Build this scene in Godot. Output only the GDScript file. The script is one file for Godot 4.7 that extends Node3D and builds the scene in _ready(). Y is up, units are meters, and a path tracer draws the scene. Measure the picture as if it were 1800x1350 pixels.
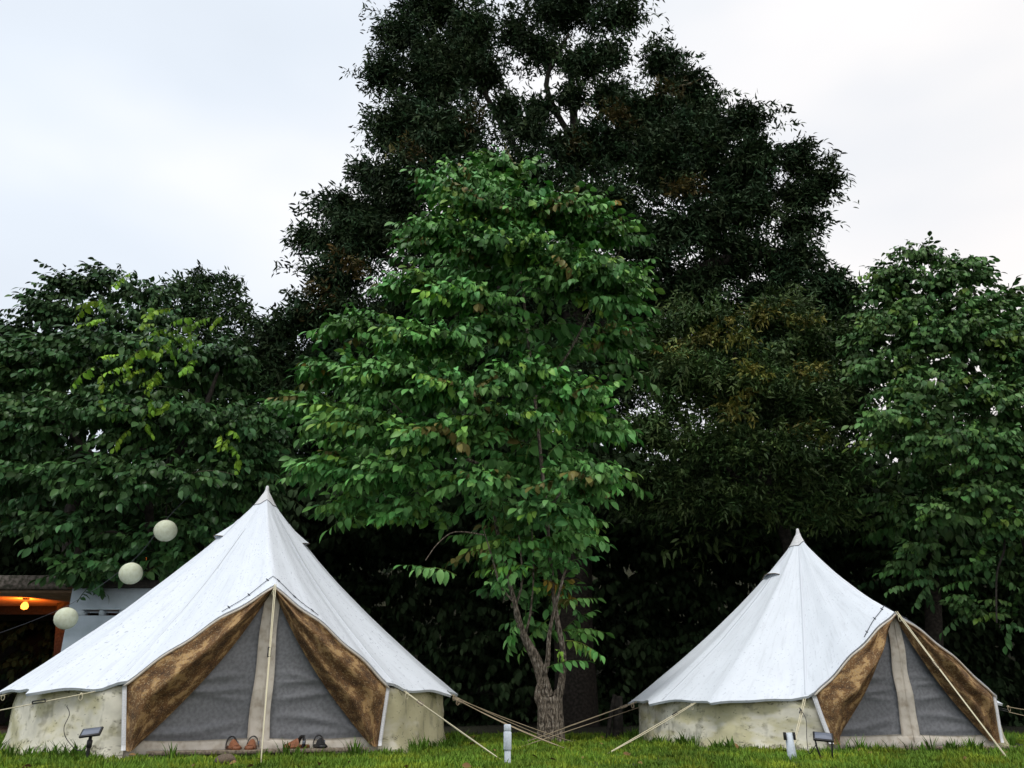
extends Node3D

# ---------------------------------------------------------------- camera model
const FOCAL := 1456.0          # pixels of the 1800 x 1350 photograph
const EYE := 0.48              # camera height above the lawn
const PITCH := 21.0            # degrees upwards
var rng := RandomNumberGenerator.new()
var noise := FastNoiseLite.new()
var taken := {}

func ray(px: float, py: float) -> Vector3:
	var p := deg_to_rad(PITCH)
	var cx := (px - 900.0) / FOCAL
	var cy := (675.0 - py) / FOCAL
	return Vector3(cx, cy * cos(p) + sin(p), cy * sin(p) - cos(p))

# a point seen at a pixel, D metres in front of the camera (measured along the ground)
func at(px: float, py: float, d: float) -> Vector3:
	var r := ray(px, py)
	return r * (d / -r.z) + Vector3(0, EYE, 0)

# where a pixel's ray meets the lawn
func on_ground(px: float, py: float) -> Vector3:
	var r := ray(px, py)
	return Vector3(0, EYE, 0) + r * (EYE / -r.y)

# metres per pixel at a point
func metres(p: Vector3) -> float:
	var a := deg_to_rad(PITCH)
	return (-p.z * cos(a) + (p.y - EYE) * sin(a)) / FOCAL

# ---------------------------------------------------------------- naming helpers
func numbered(called: String) -> String:
	var n: int = taken.get(called, -1) + 1
	taken[called] = n
	return called if n == 0 else "%s_%03d" % [called, n]

func thing(called: String, label: String, category: String, where := Vector3.ZERO, turn := 0.0, group := "") -> Node3D:
	var o := Node3D.new()
	o.name = numbered(called)
	add_child(o)
	o.position = where
	o.rotation.y = turn
	tag(o, label, category, group)
	return o

func tag(o: Node, label: String, category: String, group := "", kind := "") -> void:
	if label: o.set_meta("label", label)
	if category: o.set_meta("category", category)
	if group: o.set_meta("group", group)
	if kind: o.set_meta("kind", kind)

func piece(called: String, m: Mesh, mat: Material, parent: Node) -> MeshInstance3D:
	var o := MeshInstance3D.new()
	o.name = numbered(called) if parent == self else called
	o.mesh = m
	if mat: o.material_override = mat
	parent.add_child(o, true)
	return o

func begin() -> SurfaceTool:
	var st := SurfaceTool.new()
	st.begin(Mesh.PRIMITIVE_TRIANGLES)
	return st

func done(st: SurfaceTool) -> ArrayMesh:
	st.generate_normals()
	return st.commit()

# ---------------------------------------------------------------- shape helpers
func tri(st: SurfaceTool, a: Vector3, b: Vector3, c: Vector3) -> void:
	st.add_vertex(a); st.add_vertex(b); st.add_vertex(c)

func quad(st: SurfaceTool, a: Vector3, b: Vector3, c: Vector3, d: Vector3) -> void:
	tri(st, a, b, c); tri(st, a, c, d)

# rows of points, with an optional texture place for each
func sheet(st: SurfaceTool, rows: Array, uvs: Array = []) -> void:
	for i in rows.size() - 1:
		var a: PackedVector3Array = rows[i]
		var b: PackedVector3Array = rows[i + 1]
		for j in a.size() - 1:
			for k in [[0, 0], [0, 1], [1, 1], [0, 0], [1, 1], [1, 0]]:
				if uvs: st.set_uv(uvs[i + k[0]][j + k[1]])
				st.add_vertex(b[j + k[1]] if k[0] else a[j + k[1]])

# a sheet with a back side, thick metres away along push
func slab_sheet(st: SurfaceTool, rows: Array, push: Vector3, uvs: Array = []) -> void:
	sheet(st, rows, uvs)
	var back := []
	for r in rows:
		var q := PackedVector3Array()
		for p in r: q.append(p + push)
		q.reverse()
		back.append(q)
	var flipped := []
	for u in uvs:
		var q: PackedVector2Array = u.duplicate()
		q.reverse()
		flipped.append(q)
	sheet(st, back, flipped)
	var rim := PackedVector3Array()
	var first: PackedVector3Array = rows[0]
	var last: PackedVector3Array = rows[-1]
	for p in first: rim.append(p)
	for i in range(1, rows.size()): rim.append(rows[i][-1])
	for i in range(last.size() - 2, -1, -1): rim.append(last[i])
	for i in range(rows.size() - 2, -1, -1): rim.append(rows[i][0])
	if uvs: st.set_uv(Vector2.ZERO)
	for i in rim.size() - 1:
		quad(st, rim[i], rim[i + 1], rim[i + 1] + push, rim[i] + push)

func tube(st: SurfaceTool, pts: PackedVector3Array, radii: Array, sides := 8, caps := true) -> void:
	var rings := []
	var side := Vector3.RIGHT
	for i in pts.size():
		var dir := (pts[mini(i + 1, pts.size() - 1)] - pts[maxi(i - 1, 0)]).normalized()
		if absf(dir.dot(side)) > 0.9: side = Vector3.UP if absf(dir.y) < 0.8 else Vector3.FORWARD
		side = (side - dir * dir.dot(side)).normalized()
		var up := dir.cross(side)
		var r: float = radii[mini(i, radii.size() - 1)]
		var ring := PackedVector3Array()
		for k in sides + 1:
			var a := TAU * k / sides
			ring.append(pts[i] + (side * cos(a) + up * sin(a)) * r)
		rings.append(ring)
	sheet(st, rings)
	if caps:
		for k in sides:
			tri(st, pts[0], rings[0][k + 1], rings[0][k])
			tri(st, pts[-1], rings[-1][k], rings[-1][k + 1])

# a gnarled stem: rings pushed in and out by noise
func stem(st: SurfaceTool, pts: PackedVector3Array, radii: Array, sides := 12, rough := 0.12) -> void:
	var rings := []
	var side := Vector3.RIGHT
	var fine := smooth_path(pts, 5)
	var along := 0.0
	for i in fine.size():
		var dir := (fine[mini(i + 1, fine.size() - 1)] - fine[maxi(i - 1, 0)]).normalized()
		side = (side - dir * dir.dot(side)).normalized()
		var up := dir.cross(side)
		var f := float(i) / (fine.size() - 1) * (radii.size() - 1)
		var r: float = lerpf(radii[int(f)], radii[mini(int(f) + 1, radii.size() - 1)], f - int(f))
		var ring := PackedVector3Array()
		for k in sides + 1:
			var a := TAU * (k % sides) / sides
			var o := side * cos(a) + up * sin(a)
			var n := noise.get_noise_3dv(o * 18.0 + fine[i] * 14.0)
			ring.append(fine[i] + o * r * (1.0 + rough * n * 1.6 + 0.06 * sin(a * 3.0 + fine[i].y * 2.0)))
		rings.append(ring)
	sheet(st, rings)

func smooth_path(pts: PackedVector3Array, per := 6) -> PackedVector3Array:
	if pts.size() < 3: return pts
	var out := PackedVector3Array()
	for i in pts.size() - 1:
		var a := pts[maxi(i - 1, 0)]
		var d := pts[mini(i + 2, pts.size() - 1)]
		for k in per:
			out.append(pts[i].cubic_interpolate(pts[i + 1], a, d, float(k) / per))
	out.append(pts[-1])
	return out

func box(st: SurfaceTool, lo: Vector3, hi: Vector3, bevel := 0.0) -> void:
	# a box with chamfered edges
	var b := minf(bevel, (hi - lo)[(hi - lo).min_axis_index()] * 0.45)
	var c := (lo + hi) / 2
	var h := (hi - lo) / 2
	for ax in 3:
		var u := (ax + 1) % 3
		var v := (ax + 2) % 3
		for s in [-1.0, 1.0]:
			var q := []
			for k in [[-1, -1], [1, -1], [1, 1], [-1, 1]]:
				var p := Vector3.ZERO
				p[ax] = s * h[ax]
				p[u] = k[0] * (h[u] - b)
				p[v] = k[1] * (h[v] - b)
				q.append(c + p)
			if s > 0: q.reverse()
			quad(st, q[0], q[1], q[2], q[3])
		if b > 0.0:
			for s in [-1.0, 1.0]:
				for t in [-1.0, 1.0]:
					var e := []
					for k in [[0, -1], [0, 1], [1, 1], [1, -1]]:
						var p := Vector3.ZERO
						p[u] = s * (h[u] - (b if k[0] else 0.0))
						p[v] = t * (h[v] - (0.0 if k[0] else b))
						p[ax] = k[1] * (h[ax] - b)
						e.append(c + p)
					if s * t < 0: e.reverse()
					quad(st, e[0], e[1], e[2], e[3])

func lathe(st: SurfaceTool, profile: Array, sides := 24) -> void:
	var rings := []
	for p in profile:
		var ring := PackedVector3Array()
		for k in sides + 1:
			var a := TAU * k / sides
			ring.append(Vector3(cos(a) * p.x, p.y, sin(a) * p.x))
		rings.append(ring)
	sheet(st, rings)

# ---------------------------------------------------------------- materials
func lin(r: float, g: float, b: float) -> Color:
	return Color(r, g, b).linear_to_srgb()

func plain(c: Color, rough := 0.8, metal := 0.0) -> StandardMaterial3D:
	var m := StandardMaterial3D.new()
	m.albedo_color = c
	m.roughness = rough
	m.metallic = metal
	return m

func relief(m: StandardMaterial3D, frequency: float, depth: float, scale: float, kind := FastNoiseLite.TYPE_SIMPLEX_SMOOTH, octaves := 4) -> void:
	var n := FastNoiseLite.new()
	n.noise_type = kind
	n.frequency = frequency
	n.fractal_octaves = octaves
	n.seed = 11
	var t := NoiseTexture2D.new()
	t.width = 512; t.height = 512
	t.seamless = true
	t.noise = n
	m.heightmap_enabled = true
	m.heightmap_texture = t
	m.heightmap_scale = depth
	m.uv1_triplanar = true
	m.uv1_scale = Vector3.ONE * scale

func mottled(colors: Array, offsets: Array, frequency: float, scale: float, rough := 0.85, seed_ := 1, octaves := 5) -> StandardMaterial3D:
	var n := FastNoiseLite.new()
	n.frequency = frequency
	n.fractal_octaves = octaves
	n.seed = seed_
	var g := Gradient.new()
	g.offsets = PackedFloat32Array(offsets)
	g.colors = PackedColorArray(colors)
	var t := NoiseTexture2D.new()
	t.width = 512; t.height = 512
	t.seamless = true
	t.noise = n
	t.color_ramp = g
	var m := StandardMaterial3D.new()
	m.albedo_texture = t
	m.roughness = rough
	m.uv1_triplanar = true
	m.uv1_scale = Vector3.ONE * scale
	return m

func noise_of(freq: float, seed_: int, octaves := 4) -> FastNoiseLite:
	var n := FastNoiseLite.new()
	n.frequency = freq
	n.seed = seed_
	n.fractal_octaves = octaves
	return n

# weathered white canvas: specks of mould in drifts, faint water stains. 1 repeat = 4 m round, 4 m along
func canvas_texture(seed_: int, density: float) -> ImageTexture:
	var n := 768
	var im := Image.create(n, n, false, Image.FORMAT_RGB8)
	var coarse := noise_of(0.009, seed_)
	var speck := noise_of(0.085, seed_ + 1, 3)
	var weave := noise_of(0.45, seed_ + 2, 2)
	var streak := noise_of(0.02, seed_ + 3, 3)
	for y in n:
		for x in n:
			var c := coarse.get_noise_2d(x, y)
			var s := speck.get_noise_2d(x, y * 0.8)
			var w := weave.get_noise_2d(x, y) * 0.03
			var st := streak.get_noise_2d(x * 2.4, y * 0.35)
			var base := 0.80 + w + c * 0.035 + minf(0.0, st + 0.12) * 0.14
			var col := Color(base * 0.925, base * 0.985, base * 1.06)
			var hit := smoothstep(0.42 - c * 0.25 * density, 0.6 - c * 0.22 * density, s) * density * 0.8
			col = col.lerp(Color(0.30, 0.33, 0.40), clampf(hit, 0.0, 0.85))
			im.set_pixel(x, y, col.linear_to_srgb())
	im.generate_mipmaps()
	return ImageTexture.create_from_image(im)

# wall canvas: cream with blotches of yellow green algae, grime specks along the foot. u once round, v once up
func wall_texture(seed_: int, algae := 0.0) -> ImageTexture:
	var w := 2048
	var h := 128
	var im := Image.create(w, h, false, Image.FORMAT_RGB8)
	var blot := noise_of(0.012, seed_)
	var spot := noise_of(0.05, seed_ + 1)
	var speck := noise_of(0.22, seed_ + 2, 3)
	var streak := noise_of(0.03, seed_ + 4)
	for y in h:
		var up := 1.0 - float(y) / h
		for x in w:
			var b := blot.get_noise_2d(x, y * 1.4)
			var s := spot.get_noise_2d(x, y)
			var k := speck.get_noise_2d(x, y)
			var r := streak.get_noise_2d(x * 1.6, y * 0.25)
			var col := Color(0.71, 0.68, 0.56)
			col = col * (1.0 + s * 0.14 + r * 0.10)
			var tone := blot.get_noise_2d(x * 0.35 + 700.0, 40.0)
			col = col.lerp(Color(0.42, 0.38, 0.13), smoothstep(-0.25, 0.5, b + s * 0.35 + tone * 0.8 + algae * smoothstep(0.60, 0.63, float(x) / w) * smoothstep(0.78, 0.7, float(x) / w)) * 0.55)
			col = col.lerp(Color(0.17, 0.16, 0.12), smoothstep(0.15, 0.6, r + s * 0.5) * 0.45)
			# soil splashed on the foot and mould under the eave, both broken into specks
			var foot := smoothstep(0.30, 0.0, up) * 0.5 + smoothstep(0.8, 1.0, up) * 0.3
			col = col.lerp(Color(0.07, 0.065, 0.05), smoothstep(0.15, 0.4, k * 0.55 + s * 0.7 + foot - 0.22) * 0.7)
			im.set_pixel(x, y, col.linear_to_srgb())
	im.generate_mipmaps()
	return ImageTexture.create_from_image(im)

func flap_texture(seed_: int) -> ImageTexture:
	var n := 512
	var im := Image.create(n, n, false, Image.FORMAT_RGB8)
	var blot := noise_of(0.012, seed_)
	var mid := noise_of(0.035, seed_ + 1)
	var speck := noise_of(0.11, seed_ + 2, 3)
	for y in n:
		for x in n:
			var b := blot.get_noise_2d(x, y)
			var m := mid.get_noise_2d(x, y)
			var k := speck.get_noise_2d(x, y)
			var col := Color(0.15, 0.078, 0.028)
			col = col.lerp(Color(0.38, 0.235, 0.095), smoothstep(0.0, 0.45, b * 0.9 + m * 0.7))
			col = col.lerp(Color(0.055, 0.028, 0.012), smoothstep(-0.05, 0.35, -b * 0.7 + m * 0.6 + k * 0.8) * 0.9)
			col = col.lerp(Color(0.46, 0.32, 0.17), smoothstep(0.18, 0.45, k * 1.1 + b * 0.3 + m * 0.2) * 0.7)
			im.set_pixel(x, y, col.linear_to_srgb())
	im.generate_mipmaps()
	return ImageTexture.create_from_image(im)

func textured(t: Texture2D, rough := 0.9) -> StandardMaterial3D:
	var m := StandardMaterial3D.new()
	m.albedo_texture = t
	m.roughness = rough
	return m

var M := {}

func make_materials() -> void:
	M.roof = [textured(canvas_texture(3, 0.75), 0.85), textured(canvas_texture(29, 0.45), 0.85)]
	M.wall = [textured(wall_texture(5, 0.7), 0.95), textured(wall_texture(41), 0.95)]
	M.flap = textured(flap_texture(8), 0.95)
	for m in [M.roof[0], M.roof[1]]:
		m.backlight_enabled = true
		m.backlight = Color(0.12, 0.12, 0.12)
	M.cream = mottled([lin(0.42, 0.36, 0.28), lin(0.60, 0.55, 0.47), lin(0.68, 0.63, 0.55)], [0.15, 0.5, 0.9], 0.02, 0.8, 0.9, 4)
	M.screen = mottled([lin(0.145, 0.152, 0.165), lin(0.185, 0.193, 0.208), lin(0.225, 0.234, 0.25)], [0.2, 0.5, 0.85], 0.035, 1.2, 0.42, 6, 5)
	M.white_trim = mottled([lin(0.60, 0.60, 0.60), lin(0.74, 0.75, 0.77)], [0.2, 0.6], 0.05, 2.0, 0.8, 9)
	M.rope = plain(lin(0.62, 0.57, 0.40), 0.9)
	M.rope_old = plain(lin(0.36, 0.29, 0.19), 0.95)
	M.black = plain(lin(0.012, 0.012, 0.013), 0.45)
	M.seam = plain(lin(0.05, 0.055, 0.07), 0.8)
	M.bark = mottled([lin(0.03, 0.022, 0.015), lin(0.17, 0.135, 0.098), lin(0.33, 0.275, 0.21), lin(0.55, 0.50, 0.42)], [0.22, 0.45, 0.66, 0.85], 0.03, 1.1, 0.95, 17)
	relief(M.bark, 0.04, 6.0, 1.1)
	M.bark.uv1_scale = Vector3(2.2, 0.6, 2.2)
	M.bark_dark = mottled([lin(0.012, 0.010, 0.008), lin(0.028, 0.023, 0.018), lin(0.055, 0.045, 0.036)], [0.25, 0.5, 0.8], 0.03, 0.8, 0.95, 19)
	M.twig = plain(lin(0.075, 0.062, 0.04), 0.9)
	M.wood = mottled([lin(0.07, 0.055, 0.04), lin(0.20, 0.16, 0.115), lin(0.30, 0.25, 0.19)], [0.2, 0.5, 0.85], 0.03, 1.6, 0.9, 21)
	M.plaster = mottled([lin(0.30, 0.36, 0.38), lin(0.44, 0.51, 0.55), lin(0.50, 0.57, 0.61)], [0.15, 0.5, 0.8], 0.015, 0.35, 0.9, 23)
	M.mossy = mottled([lin(0.03, 0.035, 0.02), lin(0.13, 0.11, 0.09), lin(0.28, 0.24, 0.21)], [0.25, 0.5, 0.8], 0.03, 0.6, 0.95, 25)
	M.dark_wood = mottled([lin(0.012, 0.010, 0.008), lin(0.03, 0.024, 0.018)], [0.3, 0.7], 0.03, 1.0, 0.8, 27)
	M.ceiling = mottled([lin(0.30, 0.20, 0.13), lin(0.48, 0.34, 0.22)], [0.3, 0.7], 0.02, 0.6, 0.8, 28)
	M.post = mottled([lin(0.55, 0.61, 0.67), lin(0.66, 0.73, 0.80)], [0.25, 0.7], 0.04, 2.0, 0.6, 31)
	M.paper = mottled([lin(0.60, 0.63, 0.45), lin(0.67, 0.71, 0.54), lin(0.72, 0.76, 0.60)], [0.2, 0.5, 0.8], 0.02, 1.6, 0.9, 33)
	M.leather = mottled([lin(0.17, 0.06, 0.025), lin(0.33, 0.13, 0.06)], [0.3, 0.7], 0.05, 5.0, 0.6, 35)
	M.stone = mottled([lin(0.06, 0.045, 0.03), lin(0.19, 0.14, 0.10)], [0.3, 0.7], 0.05, 4.0, 0.95, 37)
	M.panel = plain(lin(0.16, 0.18, 0.23), 0.25)
	M.soil = mottled([lin(0.014, 0.014, 0.009), lin(0.030, 0.032, 0.015), lin(0.050, 0.052, 0.022)], [0.25, 0.5, 0.8], 0.03, 0.5, 1.0, 39)
	relief(M.soil, 0.06, 5.0, 0.5)

# ---------------------------------------------------------------- leaves
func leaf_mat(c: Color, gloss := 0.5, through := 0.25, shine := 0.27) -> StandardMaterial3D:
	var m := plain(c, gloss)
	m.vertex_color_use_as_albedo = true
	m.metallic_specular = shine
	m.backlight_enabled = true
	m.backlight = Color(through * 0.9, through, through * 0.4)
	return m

# one blade, 1 m long along +Z, folded on its midrib, its tip hanging
func blade(st: SurfaceTool, t: Transform3D, width: float, shape: Array, hang: float, tone: Color) -> void:
	st.set_color(tone)
	var n := shape.size()
	var mid := PackedVector3Array()
	var l := PackedVector3Array()
	var r := PackedVector3Array()
	for i in n:
		var z := float(i) / (n - 1)
		var w: float = shape[i] * width * 0.5
		var y := -hang * z * z
		mid.append(t * Vector3(0, y, z))
		l.append(t * Vector3(-w, y + w * 0.28, z))
		r.append(t * Vector3(w, y + w * 0.28, z))
	for i in n - 1:
		if i == 0:
			tri(st, mid[0], l[1], mid[1]); tri(st, mid[0], mid[1], r[1])
		elif i == n - 2:
			tri(st, mid[i], l[i], mid[i + 1]); tri(st, mid[i], mid[i + 1], r[i])
		else:
			quad(st, mid[i], l[i], l[i + 1], mid[i + 1]); quad(st, mid[i], mid[i + 1], r[i + 1], r[i])

const OBOVATE := [0.0, 0.66, 1.0, 0.98, 0.66, 0.0]
const LANCE := [0.0, 0.9, 0.8, 0.0]

# the twig path and the leaf places of one spray: {path, leaves: [[Transform3D, width, tone]]}
func spray_plan(style: String, seed_: int) -> Dictionary:
	var r := RandomNumberGenerator.new()
	r.seed = seed_
	var path := PackedVector3Array()
	var leaves := []
	var length := 0.66 if style == "broad" else 0.7
	var bend := r.randf_range(-0.15, 0.15)
	for i in 6:
		var z := i / 5.0 * length
		path.append(Vector3(bend * z * z, 0.16 * z - 0.5 * z * z, z))
	if style == "broad":
		var n := 12
		for i in n:
			var f := 0.12 + 0.88 * i / (n - 1)
			var p := path[int(minf(f * 5, 4))].lerp(path[int(minf(f * 5, 4)) + 1], f * 5 - int(minf(f * 5, 4)))
			var s := -1.0 if i % 2 else 1.0
			var dir := Vector3(s * r.randf_range(0.25, 0.9), r.randf_range(-1.5, -0.35), r.randf_range(0.15, 0.9))
			if i == n - 1: dir = Vector3(0, -0.6, 1)
			leaves.append([place(p, dir.normalized(), r.randf_range(0.10, 0.19), r.randf_range(-0.7, 0.7)), r.randf_range(0.50, 0.64), r.randf_range(0.72, 1.25)])
	else:
		for i in 34:
			var f := r.randf_range(0.05, 1.0)
			var p := path[int(minf(f * 5, 4))].lerp(path[int(minf(f * 5, 4)) + 1], f * 5 - int(minf(f * 5, 4)))
			p += Vector3(r.randfn(0, 0.11), r.randfn(0, 0.08), r.randfn(0, 0.05))
			var dir := Vector3(r.randfn(0, 0.8), r.randfn(-0.15, 0.6), r.randf_range(-0.1, 1.0))
			leaves.append([place(p, dir.normalized(), r.randf_range(0.12, 0.2), r.randf_range(-1.2, 1.2)), r.randf_range(0.26, 0.36), r.randf_range(0.65, 1.35)])
	return {"path": path, "leaves": leaves}

func place(p: Vector3, dir: Vector3, size: float, roll: float) -> Transform3D:
	var x := Vector3.UP.cross(dir)
	x = x.normalized() if x.length() > 0.05 else Vector3.RIGHT
	var b := Basis(x, dir.cross(x), dir).rotated(dir, roll)
	return Transform3D(b.scaled(Vector3.ONE * size), p)

var plans := {}
var spray_meshes := {}
var twig_meshes := {}
var leaf_meshes := {}

func make_sprays() -> void:
	for style in ["broad", "narrow"]:
		plans[style] = []
		spray_meshes[style] = []
		twig_meshes[style] = []
		for v in 5:
			var plan := spray_plan(style, 100 + v * 7 + style.length())
			plans[style].append(plan)
			var st := begin()
			st.set_color(Color(0.55, 0.45, 0.3))
			tube(st, plan.path, [0.008, 0.006, 0.005, 0.004, 0.003, 0.002], 4, false)
			for l in plan.leaves:
				var k: float = l[2]
				blade(st, l[0], l[1], OBOVATE if style == "broad" else LANCE, 0.1 + 0.45 * fmod(k * 7.3, 1.0), Color(k * (0.85 + 0.3 * (k - 0.7)), k, k * 0.9))
			spray_meshes[style].append(done(st))
			var tw := begin()
			tube(tw, plan.path, [0.008, 0.006, 0.005, 0.004, 0.003, 0.002], 4, false)
			twig_meshes[style].append(done(tw))
	for v in 3:
		var st := begin()
		blade(st, Transform3D.IDENTITY, 0.52 + v * 0.06, OBOVATE, 0.2 + v * 0.1, Color.WHITE)
		leaf_meshes[v] = done(st)

# clumps: [px, py, rx px, ry px, D]; returns spray places [Transform3D, tint]
func fill_clumps(clumps: Array, per_square_metre: float, axis: Vector3, size: float, deep := 0.9, tint := Color.WHITE, spread := 0.3, shell := 0.45, lift := 0.55, soft := 0.0) -> Array:
	var out := []
	# tints vary at random from clump to clump and spray to spray, wherever they grow
	for c in clumps:
		var p := at(c[0], c[1], c[4])
		var k := metres(p)
		var rx: float = c[2] * k
		var ry: float = c[3] * k
		var rz: float = (rx + ry) / 2 * deep
		var n := int(per_square_metre * PI * rx * ry) + 2
		var own := rng.randf_range(0.8, 1.2)
		for i in n:
			var d := Vector3(rng.randfn(), rng.randfn(), rng.randfn()).normalized()
			if d.y < -0.2 and rng.randf() < lift: d.y = -d.y
			var f := pow(rng.randf_range(shell, 1.0), 0.7)
			if rng.randf() < 0.09: f *= 1.22
			if soft > 0.0: f = minf(absf(rng.randfn(0.0, 0.47)) + 0.26 * rng.randf(), 1.32)
			var q := p + Vector3(d.x * rx, d.y * ry, d.z * rz) * f
			var out_dir := Vector3(d.x, d.y * 0.45, d.z) + Vector3(q.x - axis.x, 0, q.z - axis.z).normalized() * 0.7
			out_dir += Vector3(rng.randfn(0, 0.35), rng.randf_range(-0.15, 0.3), rng.randfn(0, 0.35))
			var s := size * rng.randf_range(0.8, 1.2)
			var t := place(q - out_dir.normalized() * 0.45 * s, out_dir.normalized(), s, rng.randfn(0, 0.25))
			var g := own * (1.0 + rng.randfn(0, spread))
			g = clampf(g, 0.45, 1.9)
			out.append([t, Color(tint.r * g * rng.randf_range(0.85, 1.2), tint.g * g, tint.b * g * rng.randf_range(0.85, 1.15))])
	return out

# the sprays of a crown as a few MultiMesh parts that nobody could count
func foliage(parent: Node, sprays: Array, style: String, mat: Material, called := "foliage") -> void:
	var by := [[], [], [], [], []]
	for i in sprays.size(): by[i % 5].append(sprays[i])
	for v in 5:
		if by[v].is_empty(): continue
		var mm := MultiMesh.new()
		mm.transform_format = MultiMesh.TRANSFORM_3D
		mm.use_colors = true
		mm.mesh = spray_meshes[style][v]
		mm.instance_count = by[v].size()
		for i in by[v].size():
			mm.set_instance_transform(i, by[v][i][0])
			mm.set_instance_color(i, by[v][i][1])
		var o := MultiMeshInstance3D.new()
		o.name = called
		o.multimesh = mm
		o.material_override = mat
		o.set_meta("kind", "stuff")
		parent.add_child(o, true)

# the sprays that stand nearest the lawn, leaf by leaf
func single_leaves(parent: Node, sprays: Array, mats: Array, most := 299) -> void:
	var count := 0
	for s in sprays:
		var v := rng.randi_range(0, 4)
		var plan: Dictionary = plans.broad[v]
		if count + plan.leaves.size() > most: return
		var tw := piece("twig", twig_meshes.broad[v], M.twig, parent)
		tw.transform = s[0]
		for l in plan.leaves:
			var o := piece("leaf", leaf_meshes[rng.randi_range(0, 2)], mats[rng.randi_range(0, mats.size() - 1)], parent)
			o.transform = s[0] * l[0]
			count += 1

# splits sprays into those nearest the viewer's lawn (front) and the rest
func front_of(sprays: Array, n: int) -> Array:
	var order := sprays.duplicate()
	order.sort_custom(func(a, b): return a[0].origin.z + 0.15 * a[0].origin.y > b[0].origin.z + 0.15 * b[0].origin.y)
	var front := []
	var rest := []
	# take every third, so that they are spread over the crown's face
	for i in order.size():
		if i % 3 == 0 and front.size() < n: front.append(order[i])
		else: rest.append(order[i])
	return [front, rest]

func limb(parent: Node, called: String, pts: Array, radii: Array, mat: Material, sides := 10) -> MeshInstance3D:
	var st := begin()
	stem(st, PackedVector3Array(pts), radii, sides)
	return piece(called, done(st), mat, parent)

func tree(called: String, label: String, base: Vector3) -> Node3D:
	return thing(called, label, "tree", Vector3.ZERO, 0.0, "trees behind the tents")

# ---------------------------------------------------------------- the tents
class Tent:
	var h := 3.0
	var r := 2.5
	var door := 1.25       # half width of the doorway
	var front := 2.1       # how far the doorway stands from the pole
	var top := 1.56        # height of the doorway's peak
	var eave := 0.60
	var seed_ := 0
	var sag_side := 0.17   # how far the cloth hangs on the side right of the doorway
	var peak_out := 0.10
	var r_side := 2.5       # eave radius on the side right of the doorway

func door_edge(t: Tent, s: float) -> Vector3:
	# from the doorway's peak (0) to the corner where it meets the eave (+-1)
	var a := absf(s)
	var peak := Vector3(0, t.top, t.front + t.peak_out)
	var c := Vector3(signf(s) * (t.door + 0.04), t.eave + 0.06, t.front + 0.02)
	var p := peak.lerp(c, a)
	p.y += 0.035 * sin(a * PI) + 0.012 * sin(a * 17.0 + t.seed_)
	p.z += 0.05 * sin(a * PI)
	return p

func eave_point(t: Tent, q: float, side: float) -> Vector3:
	# q: 0 at the doorway's corner, 1 at the back of the tent
	var first := atan2(t.door + 0.04, t.front + 0.02)
	var a := lerpf(first, PI, q) * side
	var k := q * 6.0
	var f := k - floorf(k)
	var pull := exp(-f * 11.0) + exp(-(1.0 - f) * 11.0)
	if k < 0.5: pull *= 0.2
	var r0 := lerpf(Vector2(t.door + 0.04, t.front + 0.02).length(), lerpf(t.r, t.r_side, smoothstep(0.9, 0.6, q)) if side > 0.0 else t.r, smoothstep(0.0, 0.12, q))
	var r := r0 * (1.0 - 0.014 * sin(f * PI)) + 0.13 * pull
	var y := t.eave + 0.06 * (1.0 - smoothstep(0.0, 0.05, q)) - 0.05 * pull + 0.008 * sin(a * 23.0 + t.seed_)
	return Vector3(sin(a) * r, y, cos(a) * r)

func rim_point(t: Tent, u: float) -> Vector3:
	# u: -1 .. 1 right round from the back; the doorway takes the middle
	var a := absf(u)
	var s := signf(u) if u != 0.0 else 1.0
	return door_edge(t, s * a / 0.22) if a < 0.22 else eave_point(t, (a - 0.22) / 0.78, s)

func roof_point(t: Tent, u: float, v: float) -> Vector3:
	var apex := Vector3(0, t.h, 0)
	var b := rim_point(t, u)
	var p := apex.lerp(b, v)
	var a := absf(u)
	var sag := lerpf(0.14, t.sag_side, smoothstep(0.0, 0.3, u))
	var crease := 0.0
	if a < 0.22:
		sag = lerpf(0.12, sag, a / 0.22)
	else:
		var k := (a - 0.22) / 0.78 * 6.0
		crease = sin((k - floorf(k)) * PI)
	p.y -= sag * 4.0 * v * (1.0 - v) * (1.25 - 0.5 * v)
	p -= Vector3(b.x, 0, b.z).normalized() * crease * 0.018 * sin(v * PI * 0.95)
	var n := noise.get_noise_3d(u * 45.0 + t.seed_ * 9.0, v * 8.0, t.seed_) * 0.020 + noise.get_noise_3d(u * 150.0 - v * 60.0, v * 40.0, 5.0 + t.seed_) * 0.009
	p += Vector3(b.x, t.h * 0.5, b.z).normalized() * n * smoothstep(0.0, 0.25, v)
	# the cloth is gathered round the top of the pole
	p.y += 0.05 * (1.0 - smoothstep(0.0, 0.06, v))
	return p

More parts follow.
